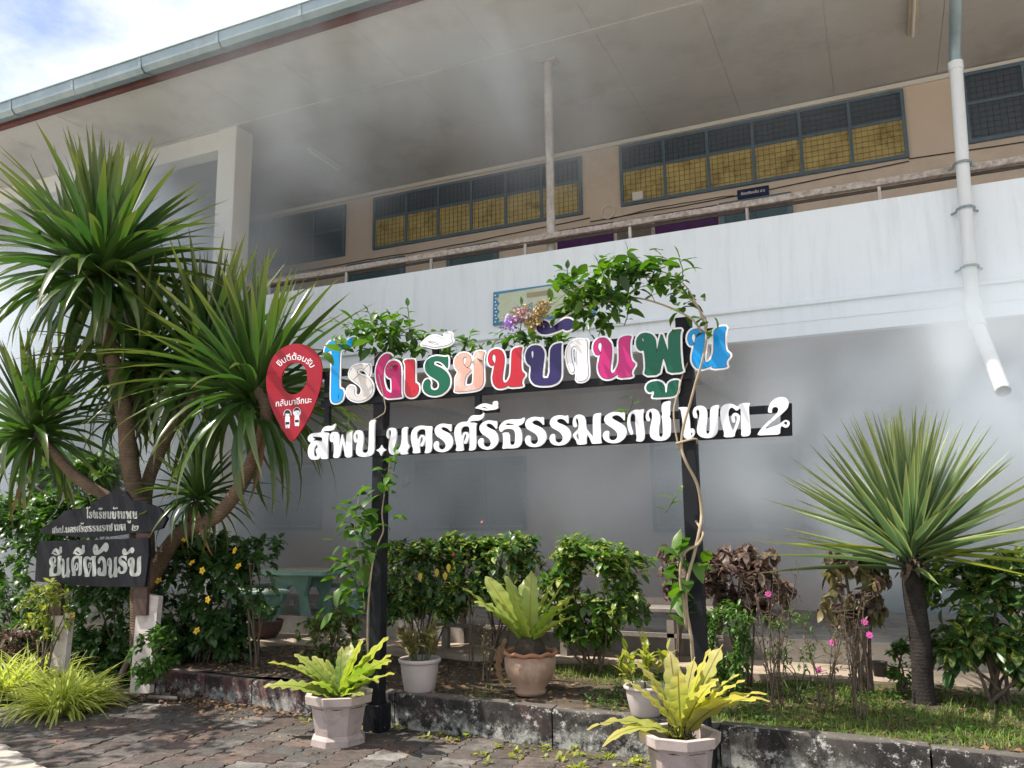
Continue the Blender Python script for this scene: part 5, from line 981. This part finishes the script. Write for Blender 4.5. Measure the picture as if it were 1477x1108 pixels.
vine('leafy vine climbing the left sign post and bushing out over the letters', [
 ([(531, 960, 5.60), (530, 900, 5.58), (533, 850, 5.58), (538, 810, 5.57), (545, 785, 5.57), (553, 765, 5.6), (551, 740, 5.66), (556, 700, 5.70), (562, 665, 5.7), (558, 600, 5.75), (550, 540, 5.76), (556, 500, 5.74), (575, 480, 5.72), (610, 468, 5.7)], .010, .006, YV),
 ([(526, 880), (522, 830), (520, 800), (512, 770), (515, 730), (524, 700)], .006, .004, YL+.0),
 ([(546, 540), (556, 588), (548, 600), (536, 606)], .006, .005, YL-.05), ([(510, 548), (535, 522), (556, 498)], .004, .003, YL-.04)],
 [(520, 745, 5.6, 26, (15, 22), .13), (515, 790, 5.58, 22, (13, 18), .13), (505, 820, 5.6, 9, (10, 10), .12), (500, 862, 5.6, 16, (14, 18), .13), (560, 690, 5.62, 12, (10, 12), .10), (560, 740, 5.6, 5, (14, 14), .11),
  (555, 488, 5.76, 74, (30, 14), .105), (520, 480, 5.62, 18, (16, 8), .10), (600, 500, 5.84, 40, (26, 12), .10), (540, 465, 5.7, 24, (18, 9), .09), (670, 503, 5.80, 34, (18, 9), .09), (640, 508, 5.84, 12, (22, 7), .09), (498, 500, 5.56, 5, (14, 5), .12), (490, 628, 5.66, 3, (14, 8), .07)],
 M_VINE, 'climbing vines on the sign', extra=[(590, 490, 588, 442, 7, 5.66, .085), (545, 480, 530, 448, 5, 5.64, .08), (508, 480, 484, 462, 3, 5.6, .08), (672, 500, 678, 484, 4, 5.7, .07), (503, 625, 502, 605, 4, 5.62, .07), (568, 680, 570, 655, 4, 5.62, .09), (612, 480, 640, 478, 4, 5.66, .07)], nparts=300)
vine('woody vine twisted up the right sign post and arching over to the left', [
 ([(1000, 960, 5.62), (997, 920, 5.57), (990, 880, 5.56), (991, 840, 5.55), (1001, 800, 5.55), (1008, 770, 5.55), (1012, 740, 5.62), (1006, 700, 5.6), (990, 668, 5.56), (983, 645, 5.56), (986, 615, 5.56), (996, 580, 5.55), (1004, 550, 5.55), (1013, 520, 5.55), (1019, 485, 5.56), (1012, 455, 5.58), (1004, 440, 5.58), (988, 425, 5.58), (962, 408, 5.6), (935, 400, 5.6), (900, 402, 5.62)], .016, .008, YL),
 ([(990, 905, 5.56), (986, 870, 5.54), (981, 835, 5.54), (984, 805, 5.53), (992, 793, 5.53), (1006, 786, 5.53), (1014, 772, 5.55), (1010, 762, 5.6), (998, 740, 5.72), (984, 700, 5.7)], .014, .010, YL),
 ([(980, 650, 5.56), (974, 620, 5.55), (972, 590, 5.55), (980, 560, 5.6), (985, 540, 5.65), (1003, 500, 5.68), (1020, 470, 5.6), (1008, 445, 5.57), (990, 414, 5.57), (966, 396, 5.57), (940, 388, 5.6)], .008, .006, YL),
 ([(1012, 480, 5.57), (1000, 462, 5.57), (976, 448, 5.58), (948, 437, 5.58), (925, 431, 5.6), (904, 430, 5.6), (860, 438, 5.6), (824, 452, 5.62), (795, 470, 5.64)], .010, .006, YL),
 ([(975, 640, 5.55), (1002, 633, 5.53), (1006, 640, 5.6)], .010, .009, YL), ([(960, 385), (930, 392), (890, 402), (850, 408), (815, 425), (790, 445)], .006, .003, YL+.02), ([(800, 448), (770, 470), (745, 480)], .004, .003, YL)],
 [(905, 395, 5.60, 80, (26, 14), .11), (850, 420, 5.62, 60, (24, 13), .105), (880, 425, 5.60, 26, (20, 9), .10), (828, 445, 5.76, 44, (14, 15), .10), (862, 455, 5.74, 30, (14, 12), .10), (955, 410, 5.6, 26, (16, 14), .10), (785, 488, 5.82, 44, (22, 10), .09), (742, 488, 5.78, 26, (14, 9), .09), (815, 405, 5.62, 12, (10, 8), .085), (985, 440, 5.6, 14, (12, 16), .09), (1015, 470, 5.6, 5, (6, 10), .07), (980, 830, 5.56, 12, (8, 18), .13), (978, 805, 5.56, 7, (6, 8), .13), (1010, 815, 5.6, 4, (8, 8), .12), (990, 890, 5.55, 3, (3, 10), .10), (985, 860, 5.55, 2, (5, 6), .15)],
 M_VINE, 'climbing vines on the sign', extra=[(908, 395, 905, 362, 6, 5.6, .085), (815, 420, 818, 388, 5, 5.62, .08), (985, 405, 980, 375, 4, 5.58, .12), (750, 480, 752, 440, 4, 5.64, .07), (968, 385, 955, 370, 3, 5.58, .11), (870, 400, 862, 378, 4, 5.6, .08), (915, 570, 905, 600, 3, 5.64, .08), (960, 740, 975, 715, 3, 5.6, .09), (900, 470, 905, 452, 4, 5.6, .08)], nparts=300)
# flower panicles on the arch
def panicle(lab, x, y, sx_, sy_, cols, n=380):
    c = aty(x, y, 5.58); t = thing('flower_cluster', lab, 'flower', c, 'flower clusters on the vine'); 
    for nm, mt, f0, f1 in cols:
        ins = []
        for k in range(int(n*(f1-f0))):
            u = rnd.uniform(f0, f1); p = Vector(aty(x+sx_*(u-.5)*2+rnd.gauss(0, 4.5), y+sy_*(u-.5)*2+rnd.gauss(0, 4.5), 5.58+rnd.uniform(-.06, .06))); ins.append((0, frame(p, rdir(), .024, .045)))
        merged(nm, [OVAL[0]], ins, mt, t)
panicle('lilac and pink flower cluster over the parapet board', 745, 458, 14, -12, [('lilac_florets', pm('lilac_petal', (.50, .30, .68), (.42, .24, .62), 30, .6, 0), 0, .45), ('pink_florets', pm('dusty_pink_petal', (.55, .36, .34), (.45, .28, .26), 30, .6, 0), .45, 1)])
panicle('fading yellow brown flower cluster above the purple tone mark', 776, 455, 12, -16, [('straw_florets', pm('straw_petal', (.46, .36, .16), (.36, .25, .12), 30, .6, 0), 0, 1)], 520)
# ------------------------------------------------------------------ stone table with benches
TQ = pm('turquoise_terrazzo', (.25, .42, .35), (.19, .34, .29), 6, .6, .1, 40, dirt=(.3, .38, .33), dirtamt=.4, dscale=8)
def mosaic():
    m, n, l, bs = nodes('marble_mosaic'); g = n.new('ShaderNodeNewGeometry'); v = n.new('ShaderNodeTexVoronoi'); v.inputs['Scale'].default_value = 9; l.new(g.outputs['Position'], v.inputs['Vector'])
    r_ = ramp(n, [(0, (.62, .52, .36)), (.4, (.40, .42, .30)), (.7, (.66, .60, .48)), (1, (.25, .34, .30))]); l.new(v.outputs['Color'], r_.inputs['Fac']); l.new(r_.outputs['Color'], bs.inputs['Base Color']); bs.inputs['Roughness'].default_value = .35; return m
MOS = mosaic()
def slab(m, cx, cy, z, L, W, t): m.box((cx-L/2, cy-W/2, z-t), (cx+L/2, cy+W/2, z), bev=.012)
def archleg(m, cx, cy, z0, z1, w, t):
    p = [(cx-w/2, z0), (cx-w*.3, z0)]+[(cx-w*.27*math.cos(a), z0+(z1-z0)*.15+(z1-z0)*.6*math.sin(a)) for a in np.linspace(0, math.pi, 9)]+[(cx+w*.3, z0), (cx+w/2, z0), (cx+w*.36, z0+(z1-z0)*.5), (cx+w/2, z1), (cx-w/2, z1), (cx-w*.36, z0+(z1-z0)*.5)]
    m.prism(p, cy-t/2, cy+t/2)
tbc = aty(440, 870, 8.75); tx, ty = float(tbc[0]), 8.72; TZ = .47
t = thing('stone_table', 'turquoise concrete garden table with a pale marble mosaic top by the lower wall', 'table', (tx, ty, TZ))
ztab = float(aty(440, 822, 8.7)[2]); m = MB(); slab(m, tx, ty, ztab, 1.10, .75, .055); part('table_top', m, TQ, t)
m = MB(); m.box((tx-.52, ty-.345, ztab+.001), (tx+.52, ty+.345, ztab+.008)); part('mosaic_inlay', m, MOS, t)
for s in (-1, 1): m = MB(); archleg(m, tx+s*.02, ty+s*.2, TZ, ztab-.055, .56, .07); part('leg', m, TQ, t)
zb = TZ+.34
for lab, bx, by in (('near turquoise bench with mosaic seat left of the stone table', tx-.25, ty-.62), ('far turquoise bench behind the stone table', tx+.1, ty+.62), ('turquoise bench end right of the stone table', tx+.95, ty-.1), ('turquoise bench left of the stone table by the dark bush', tx-.95, ty+.05)):
    L, W = (.85, .30) if abs(bx-tx) < .5 else (.30, .75)
    u = thing('stone_bench', lab, 'bench', (bx, by, TZ if by > 8.45 else GZ), 'benches round the stone table'); zf = TZ if by > 8.5 else GZ
    m = MB(); slab(m, bx, by, zb, L, W, .05); part('seat', m, TQ, u); m = MB(); m.box((bx-L/2+.03, by-W/2+.03, zb+.001), (bx+L/2-.03, by+W/2-.03, zb+.007)); part('mosaic_inlay', m, MOS, u)
    for s in (-1, 1):
        m = MB(); hx = s*(L/2-.14) if L > W else 0; hy = 0 if L > W else s*(W/2-.14); m.tube([(bx+hx, by+hy, zf), (bx+hx*.85, by+hy*.85, (zf+zb)/2), (bx+hx, by+hy, zb-.05)], [.09, .06, .085], 10); part('leg', m, TQ, u)
# ------------------------------------------------------------------ long weathered wooden bench
WOOD = pm('grey_weathered_wood', (.36, .31, .27), (.26, .225, .20), 6, .85, .4, 60, dirt=(.14, .12, .11), dirtamt=.6, dscale=5)
def wz(x, y, Y): return float(aty(x, y, Y)[2])
wb = thing('wooden_bench', 'long weathered grey wooden bench with a backrest behind the middle shrub', 'bench', (-3.2, 8.2, GZ))
def wx(x, Y): return float(aty(x, 860, Y)[0])
xa, xb = wx(640, 8.2), wx(1045, 8.2)
for (yp, Y, hh, nm) in ((827, 8.42, .05, 'backrest_slat'), (866, 8.38, .085, 'backrest_slat')):
    z = wz(880, yp, Y); m = MB(); m.box((xa, Y-.015, z-hh/2), (xb, Y+.015, z+hh/2)); part(nm, m, WOOD, wb)
zs_ = wz(880, 874, 8.1)
for k in range(3): m = MB(); m.box((xa-.05, 7.98+k*.13, zs_-.03), (xb+.05, 8.10+k*.13, zs_)); part('seat_board', m, WOOD, wb)
z2 = wz(880, 912, 8.05); m = MB(); m.box((xa, 8.0, z2-.02), (xb, 8.04, z2+.02)); part('stretcher', m, WOOD, wb)
for x in (xa+.12, (xa+xb)/2-.05, wx(972, 8.2), xb-.1):
    m = MB(); m.add([(x-.035, 8.0, GZ), (x+.035, 8.0, GZ), (x+.035, 8.07, GZ), (x-.035, 8.07, GZ), (x-.035, 8.0, zs_-.03), (x+.035, 8.0, zs_-.03), (x+.035, 8.07, zs_-.03), (x-.035, 8.07, zs_-.03)], [(0, 3, 2, 1), (4, 5, 6, 7), (0, 1, 5, 4), (1, 2, 6, 5), (2, 3, 7, 6), (3, 0, 4, 7)]); part('leg', m, WOOD, wb)
    m = MB(); m.box((x-.03, 8.40, GZ), (x+.03, 8.46, wz(880, 822, 8.43)), bev=.004); m.v = [(a, b_+(.0 if c_ < .6 else -.02), c_) for a, b_, c_ in m.v]; part('leg', m, WOOD, wb)
# ------------------------------------------------------------------ grass, litter, weeds
def on_ground(x, y): return gz(x, y)
ins = []
N = 0
while N < 20000:
    x = rnd.uniform(-3.2, 2.6); y = rnd.uniform(kerbY(x)+.16, 7.6); f = .5+.5*math.sin(x*2.3+1)*math.sin(y*3.1+x)+rnd.uniform(-.3, .3)
    dens = .75 if x > -1.6 else .35
    if f < 1-dens or ((x-.1)**2+(y-6.9)**2 < .03): continue
    N += 1; ins.append((rnd.randrange(2), frame((x, y, on_ground(x, y)-.004), rdir(25, 85), rnd.uniform(.03, .085), rnd.uniform(.05, .13))))
o = merged('grass', GRASSB, ins, M_GRASS, None)
ins = []
for _ in range(2600):
    x = rnd.uniform(-2.2, 2.6); y = rnd.uniform(kerbY(x)+.16, 7.5)
    if math.sin(x*3.3)*math.cos(y*4.1+x*2) < -.1: continue
    h = rnd.uniform(.01, .06)
    for k in range(3): ins.append((rnd.randrange(2), frame((x, y, on_ground(x, y)+h), rdir(0, 50), rnd.uniform(.02, .04))))
merged('ground_cover', OVAL[:2], ins, M_MID, None)
ins = []
for _ in range(3800):
    x = rnd.uniform(-7.5, 2.4); y = rnd.uniform(kerbY(x)+.14, 7.6); ins.append((rnd.randrange(3), frame((x, y, on_ground(x, y)+.006), rdir(-8, 22), rnd.uniform(.02, .075), None, rnd.uniform(-.6, .6))))
for _ in range(420):
    x = rnd.uniform(-7.5, .5); y = rnd.uniform(4.3, kerbY(x)-.03)
    if (Vector((x, y))-e0).dot(en) > -.05: continue
    ins.append((rnd.randrange(3), frame((x, y, .012), rdir(-5, 14), rnd.uniform(.015, .055), None, rnd.uniform(-.5, .5))))
for _ in range(500):
    x = rnd.gauss(-5.9, .7); y = kerbY(x)-abs(rnd.gauss(0, .16))-.02; ins.append((rnd.randrange(3), frame((x, y, .012+rnd.random()*.02), rdir(-5, 30), rnd.uniform(.02, .06), None, rnd.uniform(-.8, .8))))
merged('leaf_litter', OVAL, ins, M_DEAD, None)
# weeds along the kerb and between pavers
ins = []
for _ in range(55):
    x = rnd.choice((rnd.gauss(-2.2, .35), rnd.gauss(-1.7, .3), rnd.gauss(-3.7, .4), rnd.uniform(-5.5, -.3))); y = kerbY(x)-abs(rnd.gauss(0, .22))-.02
    if y < 4.5: continue
    for k in range(rnd.randrange(8, 22)): ins.append((rnd.randrange(2), frame((x+rnd.gauss(0, .025), y+rnd.gauss(0, .02), .0+rnd.random()*.015), rdir(10, 70), rnd.uniform(.02, .05), rnd.uniform(.04, .07))))
merged('weeds', [OVAL[0], GRASSB[0]], ins, M_YEL, None)
# yellow green ribbon grass at the left corner
rg = 0
for lab, x, y, n, r_ in (('front clump of yellow striped ribbon grass at the left corner', 88, 1022, 330, 100), ('left clump of yellow striped ribbon grass at the picture edge', 8, 1000, 240, 95), ('rear clump of yellow striped ribbon grass beside the board post', 60, 985, 200, 90), ('small right clump of ribbon grass near the slanted post', 122, 1008, 160, 72)):
    c = atz(x, y+8, 0); t = thing('ribbon_grass', lab, 'grass', c, 'ribbon grass clumps'); ii = []
    for k in range(n):
        a = rnd.uniform(0, 6.28); rr = rnd.uniform(0, .16); p = Vector(c)+Vector((math.cos(a)*rr, math.sin(a)*rr, 0)); el = R(rnd.uniform(32, 85)); ii.append((rnd.choice((2, 3, 3, 4)), frame(p, (math.cos(el)*math.cos(a+rnd.gauss(0, .5)), math.cos(el)*math.sin(a+rnd.gauss(0, .5)), math.sin(el)), rnd.uniform(.6, 1.1)*r_/ppm(c)*.9, rnd.uniform(.35, .55)*.75)))
    foliage(t, STRAP, ii, M_LIME, 130, name='blade', mass='blade_mass')
# stones and broken pipe by the slanted post
STN = pm('grey_stone', (.30, .27, .24), (.20, .18, .16), 9, .9, .5, 50)
for lab, x, y, s in (('grey rubble stone left of the slanted post', 176, 1012, .07), ('pale jagged stone at the foot of the slanted post', 192, 1005, .10), ('flat grey stone on the pavers by the post', 168, 1000, .06), ('small stone by the kerb end', 240, 1008, .045), ('upright rock behind the post among dry leaves', 150, 965, .14)):
    c = atz(x, y, 0); bm = bmesh.new(); bmesh.ops.create_icosphere(bm, subdivisions=2, radius=s)
    for v in bm.verts: v.co *= rnd.uniform(.75, 1.2); v.co.z = max(v.co.z*(1.3 if 'upright' in lab else .7), -s*.35); v.co += Vector((c[0], c[1], s*.33))
    me = bpy.data.meshes.new('stone'); bm.to_mesh(me); bm.free(); o = link('stone', me, STN); props(o, lab, 'stone', 'stones by the old board')
c = atz(232, 1012, 0); m = MB(); m.tube([(c[0]-.16, c[1], .03), (c[0]+.14, c[1]+.05, .03)], .018, 10); o = part('broken_pipe', m, PALE, None, smooth=True); props(o, 'short pale broken pipe lying on the pavers near the slanted post', 'pipe')
for lab, x, y, k in (('curved dry branch leaning behind the slanted post', 168, 990, 1),):
    a = Vector(atz(x, y, .1)); m = MB(); m.tube(curve([a, a+Vector((.05, .1, .25)), a+Vector((.25, .15, .38))], 4), .028, 8, jit=.1); o = part('dry_branch', m, TWIG, None, smooth=True); props(o, lab, 'branch')
# young black nursery pots
for lab, x, y in (('small black nursery pot under the feathery plant', 1057, 968), ('small black nursery pot under the wilting shrub', 1270, 972)):
    c = atz(x, y+6, GZ); roundpot('nursery_pot', lab, (c[0], c[1]+.06, c[2]), [(0, 0), (.05, 0), (.065, .12), (.07, .125), (.06, .12), (.058, .10)], pm('black_plastic', (.015, .015, .018), None, 3, .5, 0), 16, 0, 'black nursery pots')
# ------------------------------------------------------------------ broad leaved tree standing just outside the left edge, it dapples the paving
tc_ = (-8.35, 3.9, 0); tt = thing('shade_tree', 'broad leaved tree beside the paving whose dappled shade falls on the pavers', 'tree', tc_)
m = MB(); cc = curve([(-8.9, 3.6, -.02), (-8.85, 3.65, 1.4), (-8.6, 3.8, 2.8), (-8.4, 3.9, 3.9)], 4); m.tube(cc, lerp_r(.11, .05, len(cc)), 9, jit=.05); part('trunk', m, TWIG, tt, smooth=True)
ins = []
for k in range(70):
    d = rdir(); p = Vector((-8.35+d.x*1.45*rnd.random()**.4, 3.9+d.y*1.2*rnd.random()**.4, 4.0+d.z*.8*rnd.random()**.5)); m = MB()
    if k % 9 == 0: m.tube([cc[-3], (Vector(cc[-3])+p)/2+Vector((0, 0, .1)), p], [.03, .02, .008], 6); part('branch', m, TWIG, tt)
    for j in range(12): e = p+rdir()*rnd.uniform(.05, .22); ins.append((rnd.randrange(2), frame(e, rdir(-50, 40), rnd.uniform(.12, .2), None, rnd.uniform(-.8, .8))))
merged('leaf_mass', BIG, ins, M_MID, tt)
# ================================================================== drifting smoke
def smoke():
    m = bpy.data.materials.new('drifting_smoke'); m.use_nodes = True; n, l = m.node_tree.nodes, m.node_tree.links; n.clear()
    out = n.new('ShaderNodeOutputMaterial'); pv = n.new('ShaderNodeVolumePrincipled'); pv.inputs['Color'].default_value = (.90, .95, 1.0, 1); pv.inputs['Anisotropy'].default_value = .25
    g = n.new('ShaderNodeTexCoord'); P = g.outputs['Object']; tot = None
    for (c, r_, k) in SMOKE:
        mpn = n.new('ShaderNodeMapping'); mpn.vector_type = 'POINT'; mpn.inputs['Location'].default_value = tuple(-c[i]/r_[i] for i in range(3)); mpn.inputs['Scale'].default_value = tuple(1/q for q in r_); l.new(P, mpn.inputs['Vector'])
        ln = n.new('ShaderNodeVectorMath'); ln.operation = 'LENGTH'; l.new(mpn.outputs['Vector'], ln.inputs[0]); f = n.new('ShaderNodeMapRange'); f.interpolation_type = 'SMOOTHSTEP'; f.inputs[1].default_value = 1; f.inputs[2].default_value = .15; f.inputs[3].default_value = 0; f.inputs[4].default_value = k; l.new(ln.outputs['Value'], f.inputs[0])
        if tot is None: tot = f.outputs[0]
        else: a = n.new('ShaderNodeMath'); a.operation = 'ADD'; l.new(tot, a.inputs[0]); l.new(f.outputs[0], a.inputs[1]); tot = a.outputs[0]
    nz_ = noise(n, l, .7, 7, .54, P, (1, 1, .8), .7); f = mr(n, l, nz_, .39, .63, .12, 1.95)
    mu = n.new('ShaderNodeMath'); mu.operation = 'MULTIPLY'; l.new(tot, mu.inputs[0]); l.new(f, mu.inputs[1]); l.new(mu.outputs[0], pv.inputs['Density']); l.new(pv.outputs[0], out.inputs['Volume']); return m
SMOKE = [((.1, 9.0, 2.3), (2.6, 2.5, 1.9), 1.7), ((-3.2, 9.4, 2.2), (3.0, 2.0, 1.9), .62), ((-5.8, 9.6, 2.1), (2.1, 1.8, 1.6), 1.1), ((-9.6, 9.2, 2.4), (3.0, 2.6, 2.6), 1.3), ((-9.8, 8.8, 5.6), (3.0, 2.4, 2.0), 1.3), ((-5.6, 7.8, 6.8), (3.2, 2.0, 1.8), .42), ((1.5, 7.9, 2.9), (1.7, 1.4, 1.3), 1.7), ((-12.5, 8.3, 3.6), (4.0, 2.6, 3.6), 2.2), ((-3.2, 7.8, 6.4), (1.9, 1.8, 1.7), .26), ((-.9, 8.0, 6.6), (2.4, 1.8, 1.4), .10)]
m = MB(); m.box((-15.8, 6.2, .48), (4.5, 11.08, 7.9)); part('smoke', m, smoke(), None, kind='stuff')
